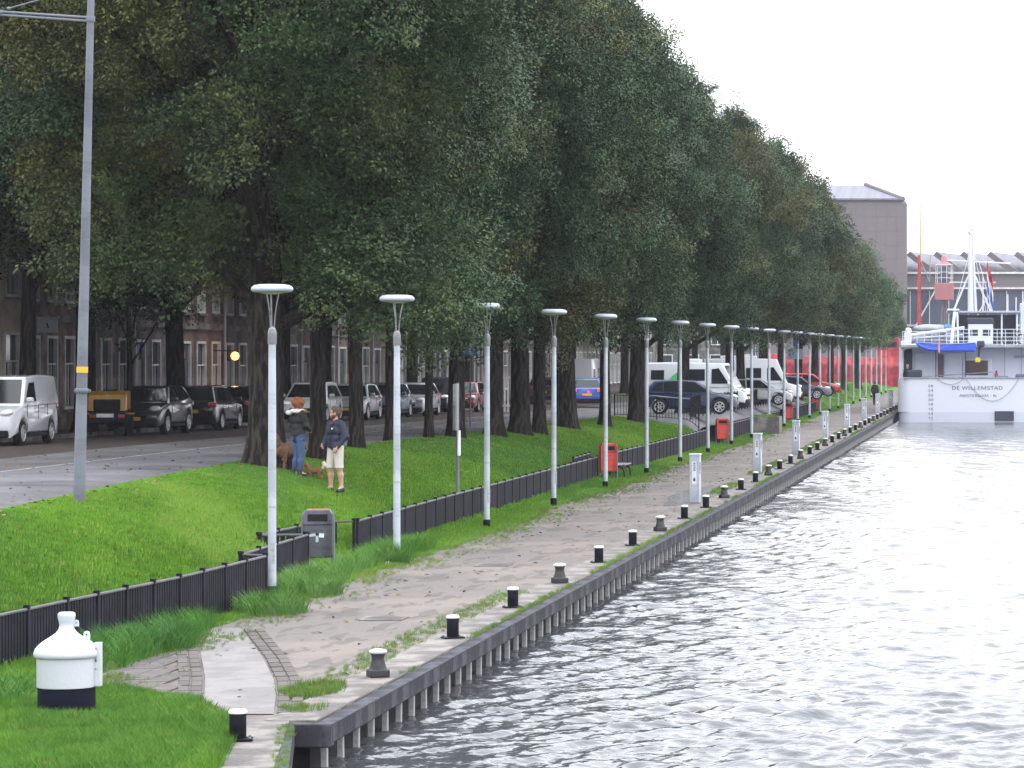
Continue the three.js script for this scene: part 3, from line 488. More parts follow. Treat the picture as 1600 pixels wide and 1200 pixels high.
function tree(name, label, group, X, d, r, H, opt = {}) {
  const { lean = 0, cr = 4.6, base = 3.4, seed = 1, dens = 1, tone = [1, 1, 1], low = 0, cx = 0 } = opt;
  const rng = mulberry(seed * 7919 + 13), y = groundY(X, d) - .1, o = thing(name, label, 'tree', X, y, -d, 0, group);
  // trunk: tapered, flared foot, gently bent
  const bend = (h) => [lean * h + .1 * Math.sin(h * .45 + seed) * Math.min(1, h / 6), .1 * Math.sin(h * .4 + seed * 2) * Math.min(1, h / 6)];
  const ns = 14, nr = 12, pos = [], idx = [], top = H * .8, rad = (h) => r * (.28 + .72 * Math.pow(1 - h / top, .8)) + r * .55 * Math.exp(-h / .35);
  for (let j = 0; j <= ns; j++) { const h = top * Math.pow(j / ns, 1.7), [bx, bz] = bend(h); for (let i = 0; i <= nr; i++) { const a = i / nr * 6.2832, q = rad(h) * (1 + .16 * (N(Math.cos(a) * 2 + 20 + seed, Math.sin(a) * 2 + h * .8 + 20) - .5) + .1 * Math.sin(a * 5 + seed) * Math.exp(-h / .5)); pos.push(bx + q * Math.cos(a), h, bz + q * Math.sin(a)); } }
  for (let j = 0; j < ns; j++) for (let i = 0; i < nr; i++) { const a = j * (nr + 1) + i, c = a + nr + 1; idx.push(a, c, a + 1, a + 1, c, c + 1); }
  let g = new THREE.BufferGeometry(); g.setAttribute('position', new THREE.Float32BufferAttribute(pos, 3)); g.setIndex(idx); g.computeVertexNormals();
  const uv = []; for (let j = 0; j <= ns; j++) for (let i = 0; i <= nr; i++) uv.push(i / nr * 2 * Math.max(1, Math.round(r * 4)) * .7, top * Math.pow(j / ns, 1.7)); g.setAttribute('uv', new THREE.Float32BufferAttribute(uv, 2));
  const tr = shade(new THREE.Mesh(g, M.bark)); tr.name = 'trunk'; o.add(tr);
  // lobes of foliage through an egg-shaped crown, limbs reach them
  const lobes = [], nl = opt.lobes ?? 40, limb = new MB();
  for (let i = 0; i < nl; i++) {
    const f = Math.pow((lobes.length + rng()) / nl, .95), yy = lerp(base + .9, H - 1.1, f), u = f < .32 ? (.32 - f) / .32 : (f - .32) / .68; // widest at a third of the height, tapering to a rounded tip
    const env = cr * (f < .32 ? 1 - .35 * u * u : Math.pow(1 - Math.pow(u, 1.55), .8)) - .5, a = lobes.length * 2.39996 + (rng() - .5) * .9, q = Math.max(0, env) * (.35 + .65 * Math.sqrt(rng()));
    const c = [cx + q * Math.cos(a), yy - low * Math.max(0, .3 - f) * 2 * Math.max(0, Math.cos(a)), q * Math.sin(a)], R0 = (.95 + 1.0 * rng()) * (cr / 4.6) * (1 - .35 * f);
    lobes.push([...c, R0]);
  }
  lobes.push([cx, H - 1.1, 0, .9]);
  lobes.forEach((l, i) => { if (i % 2) return; const h0 = clamp(l[1] - 1.5 - Math.hypot(l[0], l[2]) * .55, base * .75, top * .97), [bx, bz] = bend(h0), w = Math.max(.03, rad(h0) * .5); const m = [(bx + l[0]) / 2 + .2, lerp(h0, l[1], .6), (bz + l[2]) / 2]; limb.bar([bx, h0, bz], m, w, w * .6, 5).bar(m, [l[0], l[1], l[2]], w * .6, w * .2, 5); });
  limb.build('limb', M.bark, o);
  const lists = boughs.map(() => []), per = (opt.per ?? 34) * dens;
  for (const [lx, ly, lz, lr] of lobes) {
    const n = Math.round(per * lr * lr / 2), tint = .75 + .5 * rng(), warm = Math.pow(rng(), 3.2);
    for (let i = 0; i < n; i++) {
      const u = rng() * 2 - 1, a = rng() * 6.283, s = Math.sqrt(1 - u * u), nx = s * Math.cos(a), ny = u, nz = s * Math.sin(a), q = lr * (.25 + .6 * Math.pow(rng(), .6));
      const p = new THREE.Vector3(lx + nx * q * 1.15, ly + ny * q * .85, lz + nz * q * 1.15), out = new THREE.Vector3(nx * 1 + .35 * (lx - cx) / cr, ny * .8 + .1 + .5 * (rng() - .5), nz + .35 * lz / cr).normalize();
      Q0.setFromUnitVectors(XA, out); T0.quaternion.copy(Q0); // keep the bough's own up towards the sky
      const side = new THREE.Vector3().crossVectors(out, new THREE.Vector3(0, 1, 0)).normalize(), up = new THREE.Vector3().crossVectors(side, out), rl = (rng() - .5) * 2.2; side.applyAxisAngle(out, rl); up.applyAxisAngle(out, rl);
      T0.matrix.makeBasis(out, up, side); const k = (.75 + .5 * rng()) * (opt.ls ?? 1); T0.matrix.scale(new THREE.Vector3(k, k, k)); T0.matrix.setPosition(p.x - out.x * .35, p.y - out.y * .35, p.z - out.z * .35);
      const j = Math.floor(rng() * 4), w = clamp(warm + (rng() - .6) * .4), b = tint * (.55 + .9 * rng() * rng() + .25 * rng());
      let c = mixc([.033, .066, .030], [.082, .086, .027], w); 
      lists[j].push([T0.matrix.clone(), c.map((v, q) => v * b * tone[q])]);
    }
  }
  lists.forEach((l, j) => { if (!l.length) return; const m = new THREE.InstancedMesh(boughs[j], M.leaf, l.length); l.forEach(([mm, c], i) => { m.setMatrixAt(i, mm); m.setColorAt(i, C0.setRGB(...c)); }); shade(m); m.name = 'crown'; m.userData.kind = 'stuff'; o.add(m); });
  return o;
}
{
  const G1 = 'trees in the row on the lawn', G2 = 'trees in the row beyond the road';
  const row = [ // X, d, trunk radius, height, options
    [-16.5, 76.6, .42, 18.5, { cr: 5.4 }], [-16.5, 82.4, .2, 16, { cr: 4 }], [-17, 90, .19, 16.5, { cr: 4 }], [-17.5, 98, .17, 16.5, { cr: 4 }], [-17.2, 102.5, .13, 15.5, { cr: 3.4 }],
    [-16.8, 105, .26, 18, { cr: 4.6 }], [-16.4, 110, .28, 18, { cr: 4.6 }], [-16.3, 115, .33, 18.5, { cr: 5 }], [-16.0, 117.5, .22, 17, { cr: 4.4, lean: .02 }], [-16.3, 127, .42, 18.3, { cr: 4.9 }],
    [-15.9, 136, .22, 17.4, { cr: 4.4 }], [-15.8, 146.5, .34, 17.4, { cr: 4.7 }], [-15.4, 163, .3, 16.6, { cr: 4.6 }], [-15, 185, .26, 16.2, { cr: 4.6 }], [-15, 193, .28, 16.2, { cr: 4.6 }], [-14.8, 209, .32, 15.8, { cr: 4.8 }],
    [-15, 228, .3, 15.8, { cr: 4.8 }], [-15, 246, .3, 15.4, { cr: 4.8 }], [-15, 266, .3, 14.8, { cr: 4.8 }], [-15, 290, .3, 13.6, { cr: 4.8 }], [-15, 314, .3, 12.6, { cr: 4.8 }], [-14.6, 334, .3, 12.2, { cr: 4.6, base: 4.6 }], [-15.6, 352, .3, 11.6, { cr: 4.4, base: 4.4 }],
  ];
  const says = ['thick dark trunk behind the two people', 'slim mossy trunk between the two people', 'slim trunk right behind the man in the navy jacket', 'slim mossy trunk just left of the second lamp', 'thin straight trunk just right of the second lamp', 'medium trunk beside the information board', 'medium trunk just right of the third lamp', 'stout trunk left half of a close pair', 'trunk right half of a close pair, leaning', 'very thick trunk left of the blue car with red tail lights', 'medium trunk right of the blue car with red tail lights', 'thick trunk left of the dark blue car at the lawn end'];
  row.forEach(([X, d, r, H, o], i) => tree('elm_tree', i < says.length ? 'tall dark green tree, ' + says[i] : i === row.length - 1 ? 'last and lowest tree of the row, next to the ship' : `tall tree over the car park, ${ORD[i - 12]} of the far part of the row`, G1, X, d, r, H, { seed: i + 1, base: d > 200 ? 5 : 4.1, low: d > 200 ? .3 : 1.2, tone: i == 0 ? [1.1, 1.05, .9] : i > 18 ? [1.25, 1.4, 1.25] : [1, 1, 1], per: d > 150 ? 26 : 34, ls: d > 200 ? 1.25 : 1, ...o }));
  const row2 = [[-28, 98.5, .25, 18.5], [-28.2, 105.4, .33, 19], [-26.6, 104.4, .1, 9.5], [-28.3, 117.4, .36, 19], [-28.2, 134.5, .3, 19], [-28.2, 142.5, .3, 18.5], [-28.2, 149, .3, 18.5], [-28.2, 163, .3, 18.5], [-28.1, 179, .3, 18], [-28.1, 199, .3, 18], [-28, 222, .3, 17.5], [-27.6, 248, .3, 17], [-27.8, 275, .3, 16], [-27.8, 305, .3, 15.5], [-27.8, 335, .3, 15]];
  row2.forEach(([X, d, r, H], i) => tree('elm_tree', ['dark tree at the left edge behind the white van', 'dark tree behind the tall grey pole', 'thin tree beside the yellow trailer', 'stout dark tree between the two black cars', 'dark tree behind the white car with a black bumper'][i] ?? `${ORD[i]} dark tree beyond the road, counted from the left edge`, G2, X, d, r, H, { seed: 50 + i, base: r < .15 ? 2.9 : 5.4, cr: r < .15 ? 2.3 : 5.6, lobes: r < .15 ? 16 : 44, per: 26, tone: [.85, .9, .95] }));
}
// ---------------------------------------------------------------- terraced houses beyond the road
M.brick = [[.17, .115, .10], [.15, .125, .12], [.21, .15, .125], [.12, .115, .118], [.26, .21, .185]].map((c) => dirty(c, .9));
M.cream = dirty([.55, .49, .36], .85, { map: T_soft }); M.frame = dirty([.62, .62, .62], .5, { map: T_soft }); M.pane = mat([.02, .025, .03], .05, { phys: true }); M.doorM = [[.02, .05, .03], [.04, .015, .012], [.02, .03, .06]].map((c) => dirty(c, .4)); M.roof = dirty([.05, .045, .045], .9); M.pipe = dirty([.42, .42, .44], .5, { map: T_soft });
{
  const rng = mulberry(15);
  const house = (label, d, w, H, wall, o = {}) => { // local x runs away along the street, +z faces the road
    const y = roadY(d), t = o.face ? thing('brick_building', label, 'building', o.face, y, -d, 0) : thing('terraced_house', label, 'house', -30.2, y, -d, Math.PI / 2), storeys = o.storeys ?? 4, g0 = 3.7, sh = (H - g0 - .5) / (storeys - 1), n = o.n ?? 3;
    const holes = []; for (let s = 0; s < storeys; s++) for (let i = 0; i < n; i++) { const ww = w / n * (s ? .5 : .6), x0 = w * (i + .5) / n - ww / 2, y0 = s ? g0 + sh * (s - 1) + .4 : (i === 0 ? .12 : .7), y1 = s ? y0 + sh - .95 : 3.05; holes.push([x0, y0, ww, y1 - y0, s, i]); }
    const shp = new THREE.Shape([[0, 0], [w - .01, 0], [w - .01, H], [0, H]].map((p) => new THREE.Vector2(...p)));
    for (const [x, yy, ww, h] of holes) { const p = new THREE.Path(); p.moveTo(x, yy); p.lineTo(x, yy + h); p.lineTo(x + ww, yy + h); p.lineTo(x + ww, yy); p.closePath(); shp.holes.push(p); }
    const b = new MB().add(new THREE.ExtrudeGeometry(shp, { depth: .3, bevelEnabled: false }), mat4(0, 0, -.3)); b.box(w / 2 - .005, H / 2, -9.1, w - .02, H, .2).box(.1, H / 2, -4.6, .2, H, 8.6).box(w - .12, H / 2, -4.6, .2, H, 8.6);
    b.build('wall', wall, t);
    for (const [x, yy, ww, h, s, i] of holes) {
      const door = s === 0 && i === 0, f = new MB(), fw = .09; // frame stands a little proud, as the photographed white frames do
      f.box(x + fw / 2, yy + h / 2, -.03, fw, h, .14).box(x + ww - fw / 2, yy + h / 2, -.03, fw, h, .14).box(x + ww / 2, yy + h - fw / 2, -.03, ww - 2 * fw, fw, .14).box(x + ww / 2, yy + fw / 2, -.03, ww - 2 * fw, fw, .14);
      if (door) { const dd = f.build('door', M.frame, t); new MB().rbox(x + ww / 2, yy + .1 + (h - .8) / 2, -.08, ww - 2 * fw, h - .8, .05, .01, 1).build('door_leaf', M.doorM[Math.floor(rng() * 3)], dd); new MB().box(x + ww / 2, yy + h - .38, -.08, ww - 2 * fw, .56, .02).build('pane', M.pane, dd); new MB().ball(x + ww - .22, yy + 1, -.03, .035, .035, .05, 8).build('handle', M.chrome, dd); }
      else { f.box(x + ww / 2, yy + h * .62, -.05, ww - 2 * fw, .05, .09); if (ww > 1.1) f.box(x + ww / 2, yy + h * .31, -.05, .05, h * .62 - .02, .08); const wd = f.build('window', M.frame, t); new MB().box(x + ww / 2, yy + h / 2, -.12, ww - fw, h - fw, .02).build('pane', M.pane, wd); new MB().box(x + ww / 2, yy - .05, .03, ww + .16, .08, .18).build('sill', M.concrete, wd); }
    }
    new MB().box(w / 2, H + .12, .16, w + .04, .3, .62).box(w / 2, H - .14, .08, w - .02, .14, .16).build('cornice', M.frame, t);
    new MB().box(w / 2, g0 - .1, .05, w - .03, .22, .1).build('string_course', o.band ?? M.concrete, t);
    const rf = new MB().extrude([[.2, H + .28], [-2.4, H + 2.6], [-6.6, H + 2.6], [-9.2, H + .28]], w - .02, {}, mat4(0, 0, 0, 0, -Math.PI / 2, 0).multiply(mat4(0, 0, 0))).build('roof', M.roof, t); rf.geometry.translate(w, 0, 0); rf.geometry.computeBoundingBox(); const bb = rf.geometry.boundingBox; rf.geometry.translate(-bb.min.x + .01, 0, .2 - bb.max.z);
    new MB().rbox(w * .8, H + 3, -3, .7, 1.2, .5, .03, 1).build('chimney', wall, rf);
    new MB().bar([w - .18, .1, .12], [w - .18, H, .12], .055, .055, 8).build('downpipe', M.pipe, t);
    return t;
  };
  const L = ['cream-fronted house with big ground floor windows at the left edge', 'narrow dark brick house with white window frames right of the cream one', 'brown brick house behind the tall grey pole', 'dark grey brick house behind the yellow trailer', 'dark house behind the first black car', 'brown house beside the glowing orange lamp', 'dark brick house right of the orange lamp, behind the white car', 'brown brick house behind the man in the navy jacket', 'grey brick house behind the grey-blue hatchback', 'reddish brick house behind the silver car', 'dark house behind the blue arrow sign', 'brown brick house left of the thickest far trunk', 'dark brick house beyond the blue car with red lights', 'last but two house at the far end of the street', 'last but one house at the far end of the street', 'last house at the far end of the street'];
  let d = 84; const ws = [22, 6, 7, 6.5, 7.2, 6.8, 7.5, 8, 8.5, 9, 10, 12, 14, 18, 26, 40];
  ws.forEach((w, i) => { house(L[i], d, w, 12 + 1.6 * rng(), i === 0 ? M.cream : M.brick[Math.floor(rng() * 5)], { n: i === 0 ? 8 : i > 11 ? Math.round(w / 2.6) : i % 3 === 1 ? 3 : 3, band: i === 0 ? M.cream : M.concrete }); d += w; });
  house('long low brick building closing the far end of the street behind the camper vans', 384, 47, 12, M.brick[3], { face: -75, n: 16, storeys: 4 });
  // projecting signs and the lit lamp
  const s1 = thing('shop_sign', 'small pale blue projecting sign on the narrow dark house near the left edge', 'sign', -29.5, roadY(106) + 3.35, -106); new MB().rbox(0, 0, 0, .62, .42, .1, .02, 2).build('panel', mat([.5, .56, .64], .5), s1); new MB().box(.02, .24, 0, .7, .05, .06).build('bracket', M.frame, s1); new MB().box(.02, .0, .053, .05, .16, .006, 0, 0, .3).build('mark', M.dark, s1);
  const s2 = thing('shop_sign', 'large white projecting sign box on the facade behind the second lamp', 'sign', -29.4, 4.95, -166); new MB().rbox(0, 0, 0, .84, .55, .14, .02, 2).build('panel', mat([.5, .5, .48], .5), s2); new MB().box(-.43, .15, 0, .2, .05, .06).build('bracket', M.dark, s2);
  const l = thing('wall_lamp', 'glowing orange wall lamp on the house fronts left of the thick trunk', 'lamp', -29.35, 3.9, -131); new MB().bar([-.85, .2, 0], [0, .2, 0], .02).bar([0, .2, 0], [0, .1, 0], .02).build('bracket', M.dark, l); const gl = new MB().ball(0, 0, 0, .16, .16, .16, 14).build('lamp_globe', mat([1, .6, .2], .4, { emissive: new THREE.Color().setRGB(1, .42, .1), emissiveIntensity: 5 }), l);
  const pl = new THREE.PointLight(new THREE.Color().setRGB(1, .45, .14), .7, 0, 2); pl.position.set(-29.35, 3.9, -131); pl.castShadow = true; scene.add(pl);
}
// ---------------------------------------------------------------- lightship, gallery hall and the grey block at the end of the canal
M.farRed = dirty([.42, .03, .035], .55); M.clad = mat([.13, .115, .115], .8, { bumpMap: T_rough, bumpScale: .01 }); M.zinc = mat([.155, .155, .185], .6, { ...dull, map: T_soft }); M.hallGlass = mat([.07, .085, .12], .3, { ...dull });
{
  const o = thing('grey_building', 'big blank grey-brown block with sloping metal roof above the far trees', 'building', -21, 0, -500);
  const w = 15, x0 = -20;
  new MB().box(-4.6, 13, -9, 20.6, 26, 18).build('wall', M.clad, o);
  for (let i = 0; i < 14; i++) for (const j of [0, 1, 2, 3, 4, 5]) if (i > 2) new MB().rbox(-14.3 + i * 1.46 + .7, 14.2 + j * 2.05, .04, 1.44, 2.02, .07, .015, 1).build('panel', M.clads ??= M.clad, o);
  const A = [-15, 26, .35], B = [5.75, 26, .35], C = [-15, 28.7, -14], D = [-.4, 28.7, -14], E = [5.75, 26, -18];
  const rf = new MB().quad(A, B, D, C).quad(B, E, D, D).quad([-15, 26, -28], C, D, [5.75, 26, -28]).build('roof', M.zinc, o);
  new MB().bar([5.7, 26.05, .3], [-.4, 28.85, -14], .32, .3, 6).build('roof_verge', mat([.09, .075, .08], .8), rf);
  new MB().box(-4.6, 26, .36, 20.8, .26, .1).build('gutter', M.zinc, o);
}
{
  const o = thing('sawtooth_hall', 'long low factory hall with sawtooth roof and window bands behind the ship', 'building', -22, 0, -520);
  const wall = new MB().box(32, 4, -15, 76, 8, 30).box(32, 14.4, -15, 76, 2.6, 30).build('wall', M.clad, o);
  new MB().box(32, 10.6, -15, 75.6, 5.2, 29.4).build('glazing', M.hallGlass, o);
  for (let i = 0; i < 26; i++) new MB().box(-4.5 + i * 2.9, 10.55, -.1, .12, 5.1, .14).build('mullion', M.frame, o);
  for (let i = 0; i < 9; i++) new MB().box(1 + i * 8.4, 10.5, .2, .22, 6, .22, 0, 0, -.5).build('brace', M.frame, o);
  for (const [y, h] of [[15.8, .3], [13.5, .25], [7.9, .3], [4.6, .28], [2.2, .22]]) new MB().box(32, y, .15, 76, h, .5).build('ledge', M.frame, o);
  for (let i = 0; i < 14; i++) { // sheds: light sloping roof falling to the right, dark rake below it
    const x = -5.2 + i * 4.05, z = -1;
    const t = new MB().quad([x + .1, 19, z], [x + 4.3, 16, z], [x + 8.3, 16, z - 20], [x + 4.1, 19, z - 20]).quad([x + .1, 18.86, z], [x + 4.1, 18.86, z - 20], [x + 8.3, 15.86, z - 20], [x + 4.3, 15.86, z]).build('roof_bay', M.zinc, o);
    new MB().quad([x, 19.03, z + .02], [x - .5, 18.5, z + .02], [x + 2.8, 16, z + .02], [x + 4.3, 16, z + .02]).quad([x - .5, 18.5, z + .02], [x, 19.03, z + .02], [x + 4, 19.03, z - 20], [x + 3.5, 18.5, z - 20]).build('gable', mat([.1, .085, .095], .7), t);
  }
  new MB().box(30.2, 19.6, -4, 2.2, 1.6, 2).build('chimney', M.clad, o);
}
{
  const o = thing('lightship', 'red lightship with masts and lantern cage beyond the trees and behind the white ship', 'ship', -12, -.55, -425);
  const hull = []; // plan outline swept with sheer
  const prof = (t) => [lerp(-18, 24, t), 3.2 * Math.pow(Math.sin(Math.PI * clamp(.08 + t * .88)), .5)];
  const g = new THREE.BufferGeometry(), pos = [], idx = []; const n = 40, rows = [[0, .86], [1.3, .95], [2.6, 1], [3.7, 1.02]];
  for (let i = 0; i <= n; i++) { const t = i / n, [x, b] = prof(t), sheer = .7 * Math.pow(2 * t - 1, 2); for (const s of [1, -1]) rows.forEach(([y, k]) => pos.push(x + (y - 2) * .25 * (2 * t - 1) * 2, y + sheer * y / 3.7, s * b * k)); }
  for (let i = 0; i < n; i++) for (let s = 0; s < 2; s++) for (let r = 0; r < 3; r++) { const a = (i * 2 + s) * 4 + r, c = a + 8; s ? idx.push(a, a + 1, c + 1, a, c + 1, c) : idx.push(a, c + 1, a + 1, a, c, c + 1); }
  for (let i = 0; i < n; i++) { const a = i * 8 + 3, b = a + 4; idx.push(a, a + 8, b + 8, a, b + 8, b); }
  g.setAttribute('position', new THREE.Float32BufferAttribute(pos, 3)); g.setIndex(idx); g.computeVertexNormals(); const hm = shade(new THREE.Mesh(metreUV(g), M.farRed)); hm.name = 'hull'; o.add(hm);
  const dh = new MB().rbox(5, 4.3, 0, 9, 1.6, 4, .1, 2).build('deck_house', M.farRed, o); for (let i = 0; i < 6; i++) new MB().lathe([[0, .03], [.2, .03], [.2, 0]], 0, 0, 0, 12).build('porthole', M.pane, dh).geometry.applyMatrix4(mat4(1.5 + i * 1.3, 4.4, 2.01, Math.PI / 2));
  new MB().rbox(-2.9, 4.6, 0, 2.8, 3.3, 3, .1, 2).build('bridge_house', M.farRed, o); new MB().box(-2.9, 5.4, 1.52, 2.2, .7, .05).build('window', M.pane, o);
  new MB().bar([.95, 4, 0], [.95, 16.4, 0], .26, .2, 12).build('mast', M.farRed, o); new MB().bar([1.1, 15.6, 0], [1.15, 25.8, 0], .14, .06, 10).build('topmast', mat([.42, .28, .17], .6), o);
  new MB().bar([1.0, 16, 0], [2.2, 13.2, .3], .05).bar([2.2, 13.2, .3], [2.3, 16.6, .3], .05).build('gaff', M.lampGrey, o);
  new MB().bar([3.4, 3.5, .5], [3.8, 11, .3], .09).bar([4.6, 3.5, .5], [4.2, 11, .3], .09).bar([4, 3.5, -.6], [4, 11, -.4], .09).build('lantern_tower', M.clad, o);
  new MB().rbox(4, 11.9, 0, 2.3, 2.1, 2.3, .08, 2).build('lantern_base', mat([.28, .1, .11], .6), o);
  const cg = new MB(); for (let k = 0; k < 10; k++) { const a = k / 10 * 6.283; cg.bar([4 + 1.05 * Math.cos(a), 13, 1.05 * Math.sin(a)], [4 + 1.05 * Math.cos(a), 15.2, 1.05 * Math.sin(a)], .035, .035, 5); } for (const y of [13.6, 14.3, 15.2]) cg.add(new THREE.TorusGeometry(1.05, .035, 5, 24), mat4(4, y, 0, Math.PI / 2)); cg.build('lantern_cage', M.frame, o);
  new MB().lathe([[1.1, 15.2], [.4, 15.6], [.35, 16.2], [0, 16.3]], 4, 0, 0, 16).build('lantern_roof', mat([.28, .1, .11], .6), o);
  new MB().lathe([[0, 13], [.5, 13], [.5, 15], [0, 15]], 4, 0, 0, 14).build('lantern', M.hallGlass, o);
}
// ---------------------------------------------------------------- parked vehicles; local +x is the front, y up, z across
const paint = (c, o = {}) => mat(c, .32, { clearcoat: 1, clearcoatRoughness: .06, ...o });
const P2 = (pts) => new THREE.Shape(pts.map((p) => new THREE.Vector2(...p)));
function vehicle(name, label, category, [X, d, turn], o) {
  const y = o.y ?? roadY(d), t = thing(name, label, category, X, y, -d, turn);
  const { L = 4.3, W = 1.78, H = 1.48, belt = .92, hood = .86, r = .32, gc = .2, wb = .62, col, lower = M.blackMatt, taper = .26 } = o, x0 = -L / 2, x1 = L / 2;
  const ax = [x0 + L * (o.rear ?? .19), x0 + L * (o.rear ?? .19) + L * wb], arch = (cx) => { const p = [], q = r * 1.14; for (let i = 0; i <= 10; i++) { const a = Math.PI * (1 - i / 10); p.push([cx + q * Math.cos(a), Math.max(gc, r + q * Math.sin(a))]); } return p; };
  // lower body with wheel arches, rounded edges
  const nose = o.nose ?? .62, tail = o.tail ?? belt;
  const body = [[x0 + .1, gc], [x0, gc + .2], [x0 + .02, tail * .72], [x0 + (o.tailIn ?? .06), tail], [o.cab[0], belt], [o.cab[3], hood], [x1 - .34, lerp(hood, nose, .45)], [x1 - .08, nose], [x1, gc + .28], [x1 - .06, gc]];
  const s = P2([...body, ...arch(ax[1]).reverse(), ...arch(ax[0]).reverse()]), bv = { bevelEnabled: true, bevelThickness: .09, bevelSize: .07, bevelOffset: -.07, bevelSegments: 4, curveSegments: 6 };
  const bg = new THREE.ExtrudeGeometry(s, { depth: W - .18, ...bv }).translate(0, 0, -(W - .18) / 2); { // sides bulge a little at mid-height and pull in at nose and tail
    const p = bg.attributes.position; for (let i = 0; i < p.count; i++) { const x = p.getX(i), yy = p.getY(i), e = 1 - .10 * Math.pow(Math.abs(x) / (L / 2), 6) - .05 * Math.pow(clamp((yy - .55) / (belt - .5)), 2); p.setZ(i, p.getZ(i) * e); } bg.computeVertexNormals(); }
  new MB().add(toCreasedNormals(bg, .6)).build('body', col, t);
  // cabin: tapered towards the roof
  const [c0, c1, c2, c3] = o.cab, tz = (yy) => 1 - taper * clamp((yy - belt) / (H - belt)), W2 = W / 2 - .045;
  const cg = new THREE.ExtrudeGeometry(P2([[c0, belt - .06], [c1, H - .03], [(c1 * 2 + c2) / 3, H], [(c1 + c2 * 2) / 3, H], [c2, H - .04], [c3, Math.min(belt, hood) - .06]]), { depth: 2 * W2 - .16, ...bv, bevelThickness: .08, bevelSize: .05, bevelOffset: -.05 }).translate(0, 0, -(2 * W2 - .16) / 2);
  { const p = cg.attributes.position; for (let i = 0; i < p.count; i++) p.setZ(i, p.getZ(i) * tz(p.getY(i))); cg.computeVertexNormals(); }
  new MB().add(toCreasedNormals(cg, .6)).build('cabin', o.roofCol ?? col, t);
  // glass, laid just proud of the cabin
  const win = (name2, pts, sgn) => { const m = new MB(), v = pts.map(([x, yy]) => [x, yy, sgn * (W2 * tz(yy) + .008)]); const c = v.reduce((a, b) => [a[0] + b[0] / v.length, a[1] + b[1] / v.length, a[2] + b[2] / v.length], [0, 0, 0]); for (let i = 0; i < v.length; i++) { const a = v[i], b = v[(i + 1) % v.length]; sgn > 0 ? m.quad(c, a, b, b) : m.quad(c, b, a, a); } m.g = m.g.map((g) => g); m.build(name2, M.glass, t); };
  for (const sg of [1, -1]) for (const w of o.wins ?? []) win('side_window', w, sg);
  const screen = (name2, xa, ya, xb, yb, out) => { const za = W2 * tz(ya) - .09, zb = W2 * tz(yb) - .1, l = Math.hypot(xb - xa, yb - ya), nx = (yb - ya) / l * .016 * out, ny = -(xb - xa) / l * .016 * out, m = new MB(); m.quad([xa + nx, ya + ny, za], [xa + nx, ya + ny, -za], [xb + nx, yb + ny, -zb], [xb + nx, yb + ny, zb]); m.build(name2, M.glass, t); };
  { const ya = Math.min(belt, hood) + .05, f = (ya - (Math.min(belt, hood) - .06)) / (H - .04 - (Math.min(belt, hood) - .06)); screen('windscreen', lerp(c3, c2, f), ya, lerp(c3, c2, .9), lerp(Math.min(belt, hood) - .06, H - .04, .9), 1); }
  if (!o.noRear) { const ya = belt + .08, f = (ya - belt + .06) / (H - .03 - belt + .06); screen('rear_window', lerp(c0, c1, f), ya, lerp(c0, c1, .88), lerp(belt - .06, H - .03, .88), -1); }
  // wheels
  for (const a of ax) for (const sg of [1, -1]) {
    const z = sg * (W / 2 - .115), wh = new MB().lathe([[r * .62, -.1], [r * .95, -.1], [r, -.06], [r, .06], [r * .95, .1], [r * .62, .1]], 0, 0, 0, 28); wh.g[0].applyMatrix4(mat4(a, r, z, Math.PI / 2)); const w = wh.build('wheel', M.rubber, t);
    const rm = new MB(); rm.add(new THREE.CylinderGeometry(r * .16, r * .16, .03, 12), mat4(a, r, z + sg * .085, Math.PI / 2)); for (let k = 0; k < 7; k++) rm.box(a + Math.cos(k * .898) * r * .36, r + Math.sin(k * .898) * r * .36, z + sg * .082, r * .56, .05, .025, 0, 0, k * .898); rm.add(new THREE.TorusGeometry(r * .63, .022, 6, 28), mat4(a, r, z + sg * .088)); rm.build('rim', o.rimM ?? M.rim, w);
    new MB().add(new THREE.CylinderGeometry(r * .62, r * .62, .02, 20), mat4(a, r, z + sg * .05, Math.PI / 2)).build('brake_disc', M.dark, w);
  }
  // lamps, grille, bumpers, plates, mirrors, seams
  const hz = W / 2 - .3, ly = o.lampY ?? lerp(hood, nose, .62);
  for (const sg of [1, -1]) {
    new MB().add(new THREE.SphereGeometry(1, 16, 10), new THREE.Matrix4().compose(new THREE.Vector3(x1 - .2, ly, sg * (hz + .03)), new THREE.Quaternion().setFromEuler(new THREE.Euler(0, sg * .45, -.35)), new THREE.Vector3(.16, .085, .2))).build('headlight', M.lampGlass, t);
    new MB().rbox(x0 + .07, o.tailY ?? tail * .93, sg * (W / 2 - .2), .13, o.tailH ?? .17, .3, .04, 2, 0, sg * .3, 0).build('tail_light', o.tailM ?? M.tail, t);
    new MB().rbox(c3 - .32, belt + .1, sg * (W / 2 + .06), .12, .13, .19, .04, 2).build('mirror', o.mirM ?? col, t);
    for (const hx of o.handles ?? []) new MB().rbox(hx, belt - .13, sg * (W / 2 - .035), .17, .025, .03, .008, 1).build('door_handle', col, t);
    for (const [sx, y0s] of o.seams ?? []) new MB().box(sx, (belt + y0s) / 2, sg * (W / 2 - .012), .012, belt - y0s - .04, .012).build('door_seam', M.dark, t);
    new MB().rbox((ax[0] + ax[1]) / 2, gc + .05, sg * (W / 2 - .05), (ax[1] - ax[0]) - 2.4 * r, .1, .06, .02, 1).build('sill', lower, t);
  }
  new MB().rbox(x1 - .05, nose - .16, 0, .1, .12, W * .5, .03, 2).build('grille', M.dark, t);
  new MB().rbox(x1 - .05, gc + .1, 0, .14, .2, W * .82, .05, 2).build('front_bumper', lower, t);
